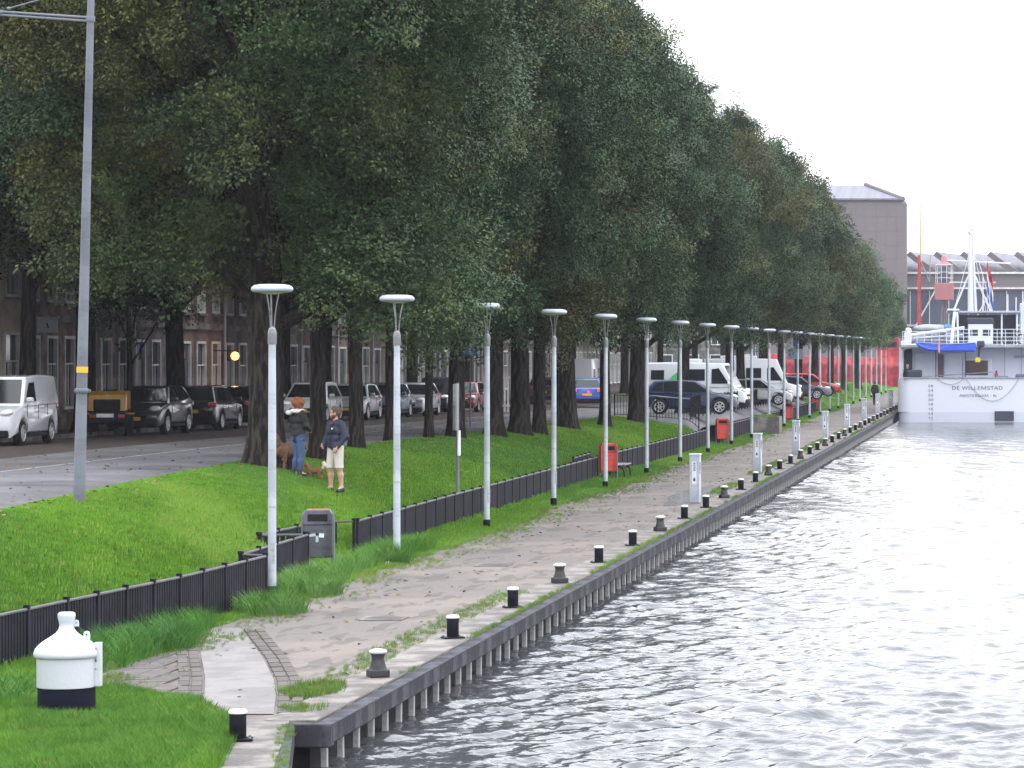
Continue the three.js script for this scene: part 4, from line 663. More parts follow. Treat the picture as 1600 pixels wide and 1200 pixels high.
  new MB().rbox(x0 + .05, gc + .14, 0, .14, .24, W * .84, .05, 2).build('rear_bumper', lower, t);
  new MB().box(x1 + .022, gc + .27, 0, .012, .11, .5).build('number_plate', M.plate, t);
  new MB().box(x0 - .012, o.plateY ?? tail * .7, 0, .012, .11, .5).build('number_plate', M.plate, t);
  return t;
}
const hatch = (col, o = {}) => ({ L: 4.15, W: 1.76, H: 1.47, belt: .93, hood: .9, nose: .66, cab: [-2.0, -1.6, .35, 1.12], col, wins: [[[-1.5, .99], [-1.28, 1.38], [-.55, 1.41], [-.5, .97]], [[-.42, .97], [-.46, 1.41], [.3, 1.39], [.86, .97]]], handles: [-.75, .3], seams: [[-.46, .3], [.78, .32], [-1.2, .62]], ...o });
const suv = (col, o = {}) => ({ L: 4.38, W: 1.81, H: 1.57, belt: 1.0, hood: .98, nose: .72, gc: .24, r: .345, cab: [-2.1, -1.62, .3, 1.12], col, wins: [[[-1.75, 1.12], [-1.4, 1.44], [-1.22, 1.46], [-1.2, 1.06]], [[-1.14, 1.05], [-1.16, 1.47], [-.5, 1.5], [-.46, 1.03]], [[-.38, 1.03], [-.42, 1.5], [.22, 1.47], [.86, 1.03]]], handles: [-.75, .35], seams: [[-.42, .35], [.82, .38], [-1.2, .7]], ...o });
const van = (col, o = {}) => ({ L: 4.4, W: 1.8, H: 1.84, belt: 1.1, hood: 1.06, nose: .78, r: .33, gc: .22, taper: .12, cab: [-2.16, -2.08, .62, 1.3], col, noRear: true, wins: [[[.02, 1.16], [.0, 1.66], [.5, 1.64], [1.02, 1.16]]], handles: [.1, -.2], seams: [[-.08, .3], [.98, .36], [-.95, .75]], wb: .61, ...o });
const camper = (col, o = {}) => ({ L: 5.9, W: 2.05, H: 2.62, belt: 1.2, hood: 1.15, nose: .85, r: .36, gc: .3, taper: .08, cab: [-2.9, -2.82, 1.45, 2.15], col, noRear: true, wins: [[[-.35, 1.45], [-.35, 2.05], [.55, 2.05], [.55, 1.45]], [[.9, 1.3], [.9, 2.05], [1.28, 2.1], [1.82, 1.3]], [[-2.3, 1.5], [-2.3, 2.0], [-1.6, 2.0], [-1.6, 1.5]]], handles: [.8, .1], seams: [[.72, .4], [1.8, .4], [-.7, .4]], wb: .62, rear: .2, ...o });
{
  const black = paint([.008, .009, .011]), darkGrey = paint([.02, .022, .026]), white = paint([.55, .57, .6]), silver = paint([.36, .38, .4], { metalness: .3 }), greyBlue = paint([.10, .13, .17], { metalness: .2 }), navy = paint([.008, .019, .055]), blue = paint([.03, .14, .5]), red = paint([.42, .015, .02]), wine = paint([.16, .012, .02]), brakeOn = mat([.7, .02, .02], .3, { emissive: new THREE.Color().setRGB(1, .03, .02), emissiveIntensity: 2.5 });
  const toCam = -Math.PI / 2, away = Math.PI / 2;
  vehicle('delivery_van', 'white delivery van parked facing the viewer at the left edge', 'van', [-26.75, 92, toCam], van(white, { lower: M.blackMatt }));
  vehicle('parked_car', 'dark car facing the viewer, right of the yellow trailer', 'car', [-26.75, 107.6, toCam], suv(darkGrey, { H: 1.5 }));
  vehicle('parked_car', 'black hatchback seen from behind with yellow plate and red lamps', 'car', [-26.75, 115, away], hatch(black, { H: 1.5 }));
  vehicle('parked_car', 'black car partly hidden by the thick tree trunk, facing away', 'car', [-26.8, 120.6, away], hatch(darkGrey, { H: 1.45 }));
  vehicle('parked_car', 'white car with a black lower bumper, behind the woman with ginger hair', 'car', [-26.95, 133.5, toCam], hatch(white, { H: 1.55, lower: M.blackMatt, roofCol: white }));
  vehicle('parked_car', 'silver-blue car half hidden behind the slim trunk beside the white car', 'car', [-26.4, 139, toCam], hatch(silver, { H: 1.46 }));
  vehicle('parked_car', 'grey-blue hatchback facing the viewer with a yellow plate, right of the man', 'car', [-26.3, 145.5, toCam], hatch(greyBlue));
  vehicle('parked_car', 'silver estate car behind the second lamp post', 'car', [-26.1, 151.5, toCam], hatch(silver, { L: 4.5 }));
  vehicle('parked_car', 'dark tall car just behind the silver estate car', 'car', [-26.3, 159, toCam], suv(black, { H: 1.7 }));
  vehicle('parked_car', 'wine-red car between two slim trunks', 'car', [-26.3, 167, toCam], hatch(wine));
  vehicle('parked_car', 'grey car seen from behind, left of the thickest trunk', 'car', [-26.6, 199, away], suv(darkGrey));
  vehicle('moving_car', 'bright blue car with glowing red tail lights on the road', 'car', [-22.6, 185, away + .12], suv(blue, { tailM: brakeOn, lower: M.blackMatt }));
  { const pl = new THREE.PointLight(new THREE.Color().setRGB(1, .05, .03), 1.2, 0, 2); pl.position.set(-22.2, 2.1, -182.2); pl.castShadow = true; scene.add(pl); }
  vehicle('delivery_van', 'white box-like van far down the road above the bright blue car', 'van', [-25.2, 204, away], camper(white, { L: 5.6 }));
  // car park, all pointing towards the water
  vehicle('parked_car', 'dark blue sport utility car side-on at the far end of the lawn', 'car', [-14.55, 157.5, .06], suv(navy, { lower: M.blackMatt, y: roadY(157) }));
  const c1 = vehicle('camper_van', 'white camper van with a green leaf mark behind the dark blue car', 'camper van', [-16.2, 180, -.12], camper(white, { y: roadY(178), H: 2.4, L: 5.4 }));
  new MB().rbox(-.4, 2.49, 0, 1.1, .2, .8, .05, 2).build('roof_box', white, c1); new MB().extrude([[-1.35, 1.5], [-1.0, 1.5], [-.72, 1.56], [-.8, 1.95], [-1.1, 1.75]], .012, {}, mat4(0, 0, 1.0)).build('leaf_mark', mat([.08, .4, .12], .5), c1);
  const c2 = vehicle('camper_van', 'second white camper van, half hidden behind the first and the silver hatchback', 'camper van', [-15.3, 206, .03], camper(white, { y: roadY(206) }));
  new MB().rbox(-.8, 2.7, 0, 2.2, .16, 1.2, .05, 2).build('roof_box', white, c2);
  vehicle('parked_car', 'silver hatchback in the car park in front of the second camper van', 'car', [-14.2, 193, .05], hatch(silver, { L: 4.25, y: roadY(193) }));
  vehicle('parked_car', 'dark blue hatchback in the car park right of the campers', 'car', [-13.6, 220, .05], hatch(navy, { L: 4.4, H: 1.5, y: roadY(220) }));
  vehicle('parked_car', 'black car close behind the dark blue hatchback in the car park', 'car', [-12.9 - 1.4, 227, .05], hatch(black, { y: roadY(227) }));
  vehicle('parked_car', 'red car at the far end of the car park', 'car', [-13.8, 238, .05], suv(red, { y: roadY(238), H: 1.6 }));
  vehicle('parked_car', 'white car farthest in the car park, behind the red one', 'car', [-16.4, 252, .05], suv(white, { y: roadY(250) }));
}
{ // yellow covered trailer with a tail light and plate
  const d = 103.5, t = thing('yellow_trailer', 'yellow-hooded black trailer with red tail light parked between two trees', 'trailer', -26.95, roadY(d), -d, Math.PI / 2 + .18), y = mat([.5, .27, .02], .4, { clearcoat: .6, map: T_soft });
  new MB().extrude([[-.95, .78], [.95, .78], [.98, 1.12], [.9, 1.3], [.6, 1.36], [-.7, 1.36], [-.95, 1.24]], 1.02, { bevelEnabled: true, bevelSize: .06, bevelThickness: .06, bevelSegments: 3, bevelOffset: -.06 }, mat4(0, 0, -.51)).build('hood', y, t);
  new MB().rbox(-.82, .95, 0, .34, .34, .78, .04, 2).build('vent_panel', M.blackMatt, t);
  new MB().rbox(.1, .58, 0, 2.0, .42, 1.0, .04, 2).rbox(-.95, .5, 0, .1, .14, 1.12, .02, 1).build('chassis', M.black, t);
  new MB().rbox(-.3, 1.385, .05, .5, .05, .4, .02, 1).build('cap', M.blackMatt, t);
  for (const s of [1, -1]) { const w = new MB().lathe([[.2, -.09], [.3, -.09], [.32, -.05], [.32, .05], [.3, .09], [.2, .09]], 0, 0, 0, 24); w.g[0].applyMatrix4(mat4(.05, .32, s * .6, Math.PI / 2)); const wm = w.build('wheel', M.rubber, t); new MB().add(new THREE.CylinderGeometry(.2, .2, .1, 18), mat4(.05, .32, s * .61, Math.PI / 2)).build('rim', M.rim, wm); new MB().rbox(.05, .68, s * .6, .8, .05, .24, .02, 1).build('mudguard', y, t); new MB().rbox(-1.01, .62, s * .42, .04, .1, .18, .01, 1).build('tail_light', M.tail, t); }
  new MB().box(-1.01, .64, -.05, .012, .11, .5).build('number_plate', M.white, t);
  new MB().bar([1.0, .45, .2], [1.9, .45, 0], .035).bar([1.0, .45, -.2], [1.9, .45, 0], .035).build('drawbar', M.steel, t);
}
// ---------------------------------------------------------------- the white ship moored at the end of the quay, stern towards the viewer
{
  const SX = -2.1, SY = -.55, SD = 224.2, o = thing('ship', 'white ship with its broad stern towards the viewer, moored at the end of the quay', 'ship', SX, SY, -SD);
  const W = mat([.56, .59, .65], .5, { bumpMap: T_rough, bumpScale: .003 }), W2 = mat([.48, .51, .59], .5, { bumpMap: T_rough, bumpScale: .003 }), grey = dirty([.3, .32, .36], .5, { map: T_soft }), dk = mat([.03, .035, .05], .6);
  const plan = (k, z0 = 0) => { const p = []; const hw = 5.15 * k; for (let i = 0; i <= 10; i++) { const a = i / 10 * Math.PI / 2; p.push([-hw + .9 * (1 - Math.sin(a)), z0 - .9 * (1 - Math.cos(a)) * 1]); } return p; };
  const outline = (k, front) => { const L = []; const hw = 5.15 * k; for (let i = 0; i <= 8; i++) { const a = i / 8 * Math.PI / 2; L.push([-hw + .8 - .8 * Math.cos(a), -.8 + .8 * Math.sin(a)]); } for (let i = 8; i >= 0; i--) { const a = i / 8 * Math.PI / 2; L.push([hw - .8 + .8 * Math.cos(a), -.8 + .8 * Math.sin(a)]); } L.push([hw, -40], [hw * .6, -52], [0, -58], [-hw * .6, -52], [-hw, -40]); return L; };
  const up = (geo, y) => geo.rotateX(-Math.PI / 2).scale(1, 1, -1).translate(0, y, 0); // plan (x, z) extruded upward
  const solid = (k, y, h, hole) => { const s = P2(outline(k)); if (hole) s.holes.push(new THREE.Path(outline(hole).map(([x, z]) => new THREE.Vector2(x, z - .12)))); const g = new THREE.ExtrudeGeometry(s, { depth: h, bevelEnabled: false }); g.rotateX(Math.PI / 2); g.translate(0, y + h, 0); const p = g.attributes.position; return g; };
  // after rotateX(90deg): shape (x, y) -> (x, 0, y), extrusion goes to -y
  new MB().add(solid(.985, -.6, 1.26)).build('hull_band', W2, o);
  new MB().add(solid(1, .66, 1.3)).build('hull', W, o);
  new MB().add(solid(1, 1.96, .91, .975)).build('bulwark', W, o);
  new MB().box(0, 2.9, .0, 9.6, .06, .16).build('bulwark_rail', grey, o);
  new MB().box(1.78, .42, .03, 1.24, .62, .12).build('stern_recess', dk, o);
  // deck house front, with panels, door, window, dark side passage
  const zf = -3.2, h = new MB().box(.3, 3.4, zf - 12, 9.3, 2.9, 24).build('deck_house', W2, o);
  new MB().rbox(-4.98, 3.4, zf + .4, .3, 2.9, 1.2, .06, 2).build('side_pillar', W, o);
  new MB().rbox(-4.55, 4.0, zf + .03, .55, 1.5, .12, .1, 3).build('passage', dk, h);
  for (const [x, w] of [[-3.35, 1.5], [-1.6, 1.15]]) new MB().rbox(x, 3.45, zf + .03, w, 2.1, .05, .03, 1).build('panel', W, h);
  const dr = new MB().rbox(-2.4, 3.3, zf + .05, .36, 2.2, .08, .02, 1).build('door', mat([.13, .08, .08], .5), h); new MB().ball(-2.28, 3.2, zf + .12, .04, .04, .04, 8).build('handle', M.chrome, dr);
  const wn = new MB().rbox(.0, 3.5, zf + .05, 1.9, 1.25, .1, .06, 2).build('window', W, h); new MB().rbox(-.05, 3.52, zf + .1, 1.5, .98, .04, .03, 1).build('pane', mat([.05, .03, .025], .08, { phys: true }), wn);
  for (const x of [1.8, 2.9, 3.9]) new MB().box(x, 3.4, zf + .02, .04, 2.7, .04).build('panel_joint', grey, h);
  new MB().rbox(3.05, 4.25, zf + .06, 1.3, .16, .1, .02, 1).build('name_board', grey, h);
  new MB().bar([-4.3, 2.55 + .35, zf + .9], [1.0, 2.9 + .35, zf + .9], .03).build('hand_rail', grey, o);
  // upper deck, side bracket, railing
  new MB().rbox(.1, 4.95, zf - 11, 10.2, .22, 25.6, .05, 1).build('upper_deck', grey, o);
  new MB().tube([[-5.0, 4.2, zf + 1.2], [-4.9, 4.65, zf + 1.2], [-4.5, 4.95, zf + 1.2], [-3.6, 5.05, zf + 1.2]], .09, 16, 8).build('deck_bracket', W, o);
  const rail = new MB(); for (let i = 0; i <= 13; i++) { const x = -2 + i * .55; rail.bar([x, 5.05, zf + 1], [x, 6.05, zf + 1], .025, .025, 6); } for (const y of [5.3, 5.55, 5.8, 6.05]) rail.bar([-2, y, zf + 1], [5.1, y, zf + 1], .022, .022, 6); rail.build('railing', W, o);
  const rail2 = new MB(); for (let i = 0; i <= 6; i++) { const x = -4.9 + i * .48; rail2.bar([x, 5.05, zf + .9], [x, 5.9, zf + .9], .02, .02, 6); } for (const y of [5.35, 5.6, 5.9]) rail2.bar([-4.9, y, zf + .9], [-2, y, zf + .9], .02, .02, 6); rail2.build('railing', W, o);
  // deck crane boom lying across, gear under covers
  new MB().bar([-4.6, 5.65, zf - .3], [-.85, 6.15, zf - .3], .1, .13, 10).bar([-4.6, 5.45, zf - .3], [-.9, 5.7, zf - .3], .05).build('crane_boom', W, o);
  const cb = new MB(); for (let i = 0; i < 8; i++) cb.bar([-4.4 + i * .45, 5.5 + i * .035, zf - .3], [-4.2 + i * .45, 5.68 + i * .06, zf - .3], .025, .025, 5); cb.build('boom_lattice', grey, o);
  new MB().rbox(-4.6, 5.45, zf - .3, .5, .8, .5, .08, 2).ball(-4.55, 5.95, zf - .3, .22).rbox(-4.7, 5.15, zf - .3, .7, .3, .7, .05, 1).build('crane_head', W, o);
  new MB().ball(-3.2, 6.1, zf - 1.2, 1.1, .3, .6).ball(-2.6, 6.1, zf - 1.2, .7, .26, .5).build('covered_gear', grey, o);
  new MB().ball(-1.9, 6.15, zf - 1.1, .45, .24, .4).build('blue_cover', mat([.05, .25, .45], .7), o);
  for (const x of [-3.7, -2.8, -1.9]) new MB().ball(x, 5.45, zf - .7, .38, .36, .3).build('grey_crate', mat([.28, .3, .36], .7), o);
  // cabin on the upper deck, canopy on posts
  const cab = new MB().rbox(.2, 5.75, zf - 1.4, 1.65, 1.35, 1.4, .05, 2).build('deck_cabin', W, o);
  for (const x of [-.22, .6]) new MB().rbox(x, 5.85, zf - .69, .5, .42, .04, .04, 1).build('window', M.pane, cab);
  new MB().rbox(.2, 6.62, zf - 1.4, 1.8, .42, 1.5, .08, 2).build('black_cover', dk, cab);
  new MB().rbox(.35, 7.2, zf - 2.5, 4.9, .16, 3.4, .05, 1).build('canopy', grey, o);
  for (const [x, z] of [[-1.3, -1], [1.6, -1], [2.6, -1], [-1.7, -4]]) new MB().bar([x, 5.05, zf + z], [x, 7.15, zf + z], .06).build('canopy_post', W, o);
  new MB().box(.4, 6.1, zf - 4.2, 4.4, 1.9, .1).build('canopy_screen', mat([.16, .17, .2], .6), o);
  new MB().rbox(4.4, 6.4, zf - 3, 3.2, 2.8, 4, .1, 2).build('wheelhouse', W2, o);
  // mast with yard and stays
  new MB().bar([-.46, 7.2, zf - 2.5], [-.5, 12.7, zf - 2.5], .2, .13, 12).bar([-.12, 7.2, zf - 2.5], [-.34, 12.4, zf - 2.5], .1, .06, 10).build('mast', W, o);
  new MB().rbox(-.42, 12.75, zf - 2.5, .42, .16, .3, .04, 1).bar([-.42, 12.8, zf - 2.5], [-.42, 13.2, zf - 2.5], .03).ball(-.6, 12.55, zf - 2.3, .1).ball(-.25, 12.5, zf - 2.3, .09).build('masthead_lamp', W, o);
  new MB().bar([-2.0, 10.65, zf - 2.5], [2.2, 10.45, zf - 2.5], .05, .05, 8).bar([-1.9, 9.2, zf - 2.5], [1.2, 9.2, zf - 2.5], .03).build('yard', W, o);
  for (const [x, x1, y1, r] of [[-1.65, -.5, 9.9, .07], [.9, -.3, 9.9, .07], [.55, -.3, 11.6, .02], [-1.6, -.45, 11.6, .02], [1.0, .1, 10.5, .03]]) new MB().bar([x, 7.2, zf - 2.5], [x1, y1, zf - 2.5], r, r * .8, 8).build('stay', W, o);
  new MB().bar([-1.7, 5.1, zf + .6], [-1.5, 7.2, zf - .2], .12, .1, 8).bar([-1.25, 5.1, zf + .6], [-1.35, 7.2, zf - .2], .05).build('ladder', W, o);
  new MB().rbox(-1.6, 7.35, zf - .6, .8, .12, .6, .03, 1).build('platform', W, o);
  for (const [x, y] of [[.35, 9.6], [.8, 9], [2, 8.4], [2.55, 8.2], [3, 8.6]]) new MB().bar([x, 7.2, zf - 2.2], [x, y, zf - 2.2], .045, .03, 8).build('aerial', W, o);
  // lettering and draught marks on the stern
  const font = await new FontLoader().loadAsync('fonts/droid/droid_sans_regular.typeface.json'), ink = mat([.05, .07, .13], .5);
  const word = (s, size, x, y, name, sx = 1) => { const shp = font.generateShapes(s, size), g = new THREE.ExtrudeGeometry(shp, { depth: .012, bevelEnabled: false, curveSegments: 3 }); g.computeBoundingBox(); g.translate(-(g.boundingBox.min.x + g.boundingBox.max.x) / 2, 0, 0).scale(sx, 1, 1).translate(x, y, .0); new MB().add(g).build(name, ink, o); };
  word('DE WILLEMSTAD', .235, .03, 2.12, 'name_lettering', 1.38); word('AMSTERDAM - N', .17, .05, 1.65, 'port_lettering', 1.4);
  ['26', '24', '22', '20', '18', '16', '14', '12'].forEach((s, i) => word(s, .15, -3.0, 2.3 - i * .3, 'draught_mark', 1.6));
  // ropes hanging over the stern, straps that carry the tender
  const rope = (x0, x1, y, sag) => { const p = []; for (let i = 0; i <= 12; i++) { const t = i / 12; p.push([lerp(x0, x1, t), y - sag * 4 * t * (1 - t), .06 + .02 * Math.sin(Math.PI * t)]); } new MB().tube(p, .018, 30, 5).build('rope', grey, o); };
  rope(-2.62, -.78, 2.9, .42); rope(-.72, 2.75, 2.9, 1.5);
  for (const x of [-2.67, -.76]) new MB().box(x, 3.95, -.3, .07, 2.1, .07).build('davit', dk, o);
  new MB().rbox(-4.1, 3.15, -1.6, 1.0, .5, .6, .12, 2).build('fender_heap', dk, o);
  // things that could be lifted off
  const b = thing('dinghy', 'bright blue tender boat slung across the ship\'s stern', 'boat', SX - 2, SY + 4.55, -(SD + .55)), blue = mat([.03, .09, .55], .45);
  const hg = new THREE.ExtrudeGeometry(P2([[-2.05, .62], [-1.75, .3], [-1.2, .1], [-.4, .02], [1.9, .02], [1.95, .6], [0, .5]]), { depth: .9, bevelEnabled: true, bevelSize: .12, bevelThickness: .25, bevelOffset: -.12, bevelSegments: 5 }); { const p = hg.attributes.position; for (let i = 0; i < p.count; i++) { const x = p.getX(i); p.setZ(i, (p.getZ(i) - .45) * (1 - .85 * Math.pow(clamp((-x - .3) / 1.75), 2))); } hg.computeVertexNormals(); }
  new MB().add(hg).build('hull', blue, b); new MB().tube([[-2.05, .62, 0], [-1.2, .58, .45], [0, .52, .66], [1.9, .6, .66]], .05, 20, 6).build('gunwale', mat([.12, .17, .5], .5), b);
  new MB().box(-.45, .32, .72, .12, .66, .03).build('strap', mat([.6, .25, .2], .7), b);
  const mo = new MB().rbox(2.25, .55, .1, .5, .42, .4, .1, 3).bar([2.2, .4, .1], [2.1, -.4, .1], .1, .06).rbox(2.05, -.45, .1, .3, .08, .12, .02, 1).build('outboard_motor', dk, b); new MB().rbox(2.05, -.5, .22, .34, .3, .12, .03, 2).build('tag', mat([.6, .5, .03], .5), b);
  const bike = (label, x, z, turn, c) => { const k = thing('bicycle', label, 'bicycle', SX + x, SY + 5.06, -(SD - zf - z), turn); for (const wx of [-.52, .52]) { const w = new MB().add(new THREE.TorusGeometry(.32, .025, 6, 28), mat4(wx, .345, 0)).build('wheel', M.rubber, k); const sp = new MB(); for (let i = 0; i < 8; i++) sp.bar([wx, .345, 0], [wx + .31 * Math.cos(i * .785), .345 + .31 * Math.sin(i * .785), 0], .006, .006, 4); sp.build('spokes', M.chrome, w); } new MB().bar([-.52, .345, 0], [-.1, .3, 0], .016).bar([-.1, .3, 0], [-.25, .82, 0], .018).bar([-.25, .75, 0], [.36, .78, 0], .018).bar([-.1, .3, 0], [.38, .7, 0], .02).bar([.52, .345, 0], [.36, .95, 0], .018).bar([-.52, .345, 0], [-.23, .72, 0], .013).build('frame', mat(c, .4), k); new MB().tube([[.2, 1.02, .26], [.34, 1.0, .1], [.36, .97, 0], [.34, 1.0, -.1], [.2, 1.02, -.26]], .014, 14, 6).build('handlebar', M.chrome, k); new MB().rbox(-.27, .87, 0, .26, .06, .15, .025, 2).build('saddle', M.blackMatt, k); };
  bike('black bicycle leaning on the ship\'s upper deck rail at the right edge', 2.45, .7, .1, [.02, .02, .025]); bike('second bicycle behind the black one on the ship\'s upper deck', 2.85, .3, .5, [.2, .2, .24]);
  const fl = thing('flag', 'drooping red white and blue flag beside the ship\'s mast', 'flag', SX + .62, SY + 9.9, -(SD - zf + 2.2)), fg = (y0, c, n) => { const g = new THREE.PlaneGeometry(.75, .75, 10, 6), p = g.attributes.position; for (let i = 0; i < p.count; i++) { const u = p.getX(i) + .375, v = p.getY(i); p.setXYZ(i, u * .55, v - u * 1.35 + y0 - u * .5, .12 * Math.sin(u * 12 + v * 2)); } g.computeVertexNormals(); const q = g.clone(); q.index.array.reverse(); new MB().add(g).build(n, mat(c, .8, { side: THREE.DoubleSide }), fl); };
  fg(.35, [.4, .03, .03], 'red_stripe'); fg(-.28, [.6, .6, .62], 'white_stripe'); fg(-.9, [.04, .1, .35], 'blue_stripe');
  const ex = thing('fire_extinguisher', 'small red fire extinguisher on the ship\'s aft deck', 'extinguisher', SX + 1.25, SY + 2.7, -(SD + 2.6)); new MB().lathe([[0, 0], [.1, 0], [.11, .05], [.11, .45], [.05, .55], [0, .56]], 0, 0, 0, 16).build('cylinder', M.red, ex); new MB().rbox(0, .6, 0, .1, .1, .06, .02, 1).build('valve', M.dark, ex);
  new MB().rbox(1.6, 2.75, -1.2, .9, .5, .5, .1, 2).rbox(2.9, 2.85, -1.2, .8, .6, .5, .12, 2).build('deck_gear', mat([.08, .08, .14], .7), o);
}
// ---------------------------------------------------------------- people and dogs: each body one surface meshed from a field of tapered limbs
function fieldMesh(f, [x0, y0, z0], [x1, y1, z1], c) { // surface nets
  const nx = Math.ceil((x1 - x0) / c) + 1, ny = Math.ceil((y1 - y0) / c) + 1, nz = Math.ceil((z1 - z0) / c) + 1, v = new Float32Array(nx * ny * nz), id = new Int32Array(nx * ny * nz).fill(-1), I = (i, j, k) => i + nx * (j + ny * k), pos = [], idx = [];
  for (let k = 0; k < nz; k++) for (let j = 0; j < ny; j++) for (let i = 0; i < nx; i++) v[I(i, j, k)] = f(x0 + i * c, y0 + j * c, z0 + k * c);
  const E = [[0, 0, 0, 1, 0, 0], [0, 1, 0, 1, 1, 0], [0, 0, 1, 1, 0, 1], [0, 1, 1, 1, 1, 1], [0, 0, 0, 0, 1, 0], [1, 0, 0, 1, 1, 0], [0, 0, 1, 0, 1, 1], [1, 0, 1, 1, 1, 1], [0, 0, 0, 0, 0, 1], [1, 0, 0, 1, 0, 1], [0, 1, 0, 0, 1, 1], [1, 1, 0, 1, 1, 1]];
  for (let k = 0; k < nz - 1; k++) for (let j = 0; j < ny - 1; j++) for (let i = 0; i < nx - 1; i++) {
    let n = 0, sx = 0, sy = 0, sz = 0; for (const e of E) { const a = v[I(i + e[0], j + e[1], k + e[2])], b = v[I(i + e[3], j + e[4], k + e[5])]; if ((a < 0) !== (b < 0)) { const t = a / (a - b); sx += lerp(e[0], e[3], t); sy += lerp(e[1], e[4], t); sz += lerp(e[2], e[5], t); n++; } }
    if (n) { id[I(i, j, k)] = pos.length / 3; pos.push(x0 + (i + sx / n) * c, y0 + (j + sy / n) * c, z0 + (k + sz / n) * c); }
  }
  const q = (a, b, d, e, s) => { if (a < 0 || b < 0 || d < 0 || e < 0) return; s ? idx.push(a, b, d, a, d, e) : idx.push(a, d, b, a, e, d); };
  for (let k = 1; k < nz - 1; k++) for (let j = 1; j < ny - 1; j++) for (let i = 1; i < nx - 1; i++) {
    const s = v[I(i, j, k)] < 0;
    if (s !== v[I(i + 1, j, k)] < 0) q(id[I(i, j - 1, k - 1)], id[I(i, j, k - 1)], id[I(i, j, k)], id[I(i, j - 1, k)], s);
    if (s !== v[I(i, j + 1, k)] < 0) q(id[I(i - 1, j, k - 1)], id[I(i - 1, j, k)], id[I(i, j, k)], id[I(i, j, k - 1)], s);
    if (s !== v[I(i, j, k + 1)] < 0) q(id[I(i - 1, j - 1, k)], id[I(i, j - 1, k)], id[I(i, j, k)], id[I(i - 1, j, k)], s);
  }
  const g = new THREE.BufferGeometry(); g.setAttribute('position', new THREE.Float32BufferAttribute(pos, 3)); g.setIndex(idx); g.computeVertexNormals(); return metreUV(g);
}
// limbs: [a, b, ra, rb, squash?]; smooth union
const limbField = (L, k = .03) => (x, y, z) => {
  let s = 1e3;
  for (const [a, b, ra, rb] of L) {
    const bx = b[0] - a[0], by = b[1] - a[1], bz = b[2] - a[2], px = x - a[0], py = y - a[1], pz = z - a[2], t = clamp((px * bx + py * by + pz * bz) / (bx * bx + by * by + bz * bz + 1e-9));
    const d = Math.hypot(px - t * bx, py - t * by, pz - t * bz) - lerp(ra, rb, t), h = clamp(.5 + .5 * (s - d) / k); s = lerp(s, d, h) - k * h * (1 - h);
  }
  return s;
};
const part = (g, name, m, parent) => { const o = shade(new THREE.Mesh(g, m)); o.name = name; parent.add(o); return o; };
function handLimbs(w, dir, nrm, curl, thumbSide) { // palm, four unequal fingers with two bends, thumb from the side
  const D = new THREE.Vector3(...dir).normalize(), Nn = new THREE.Vector3(...nrm).normalize(), S = new THREE.Vector3().crossVectors(D, Nn).normalize(), at = (d, s, n) => new THREE.Vector3(...w).addScaledVector(D, d).addScaledVector(S, s).addScaledVector(Nn, n).toArray(), L = [];
  for (const s of [-.028, -.01, .01, .028]) L.push([at(.01, s * .7, 0), at(.085, s, 0), .017, .012]);
  [[-.031, .062], [-.011, .076], [.010, .072], [.029, .058]].forEach(([s, l]) => { const a = at(.085, s, 0), b = at(.085 + l * .5 * Math.cos(curl * .6), s * 1.08, l * .5 * Math.sin(curl * .6)), c = at(.085 + l * .5 * Math.cos(curl * .6) + l * .5 * Math.cos(curl * 1.6), s * 1.1, l * .5 * Math.sin(curl * .6) + l * .5 * Math.sin(curl * 1.6)); L.push([a, b, .0098, .009], [b, c, .009, .0075]); });
  const q = thumbSide; L.push([at(.025, q * .026, .004), at(.06, q * .058, .016), .013, .010], [at(.06, q * .058, .016), at(.088, q * .06, .028), .010, .008]); return L;
}
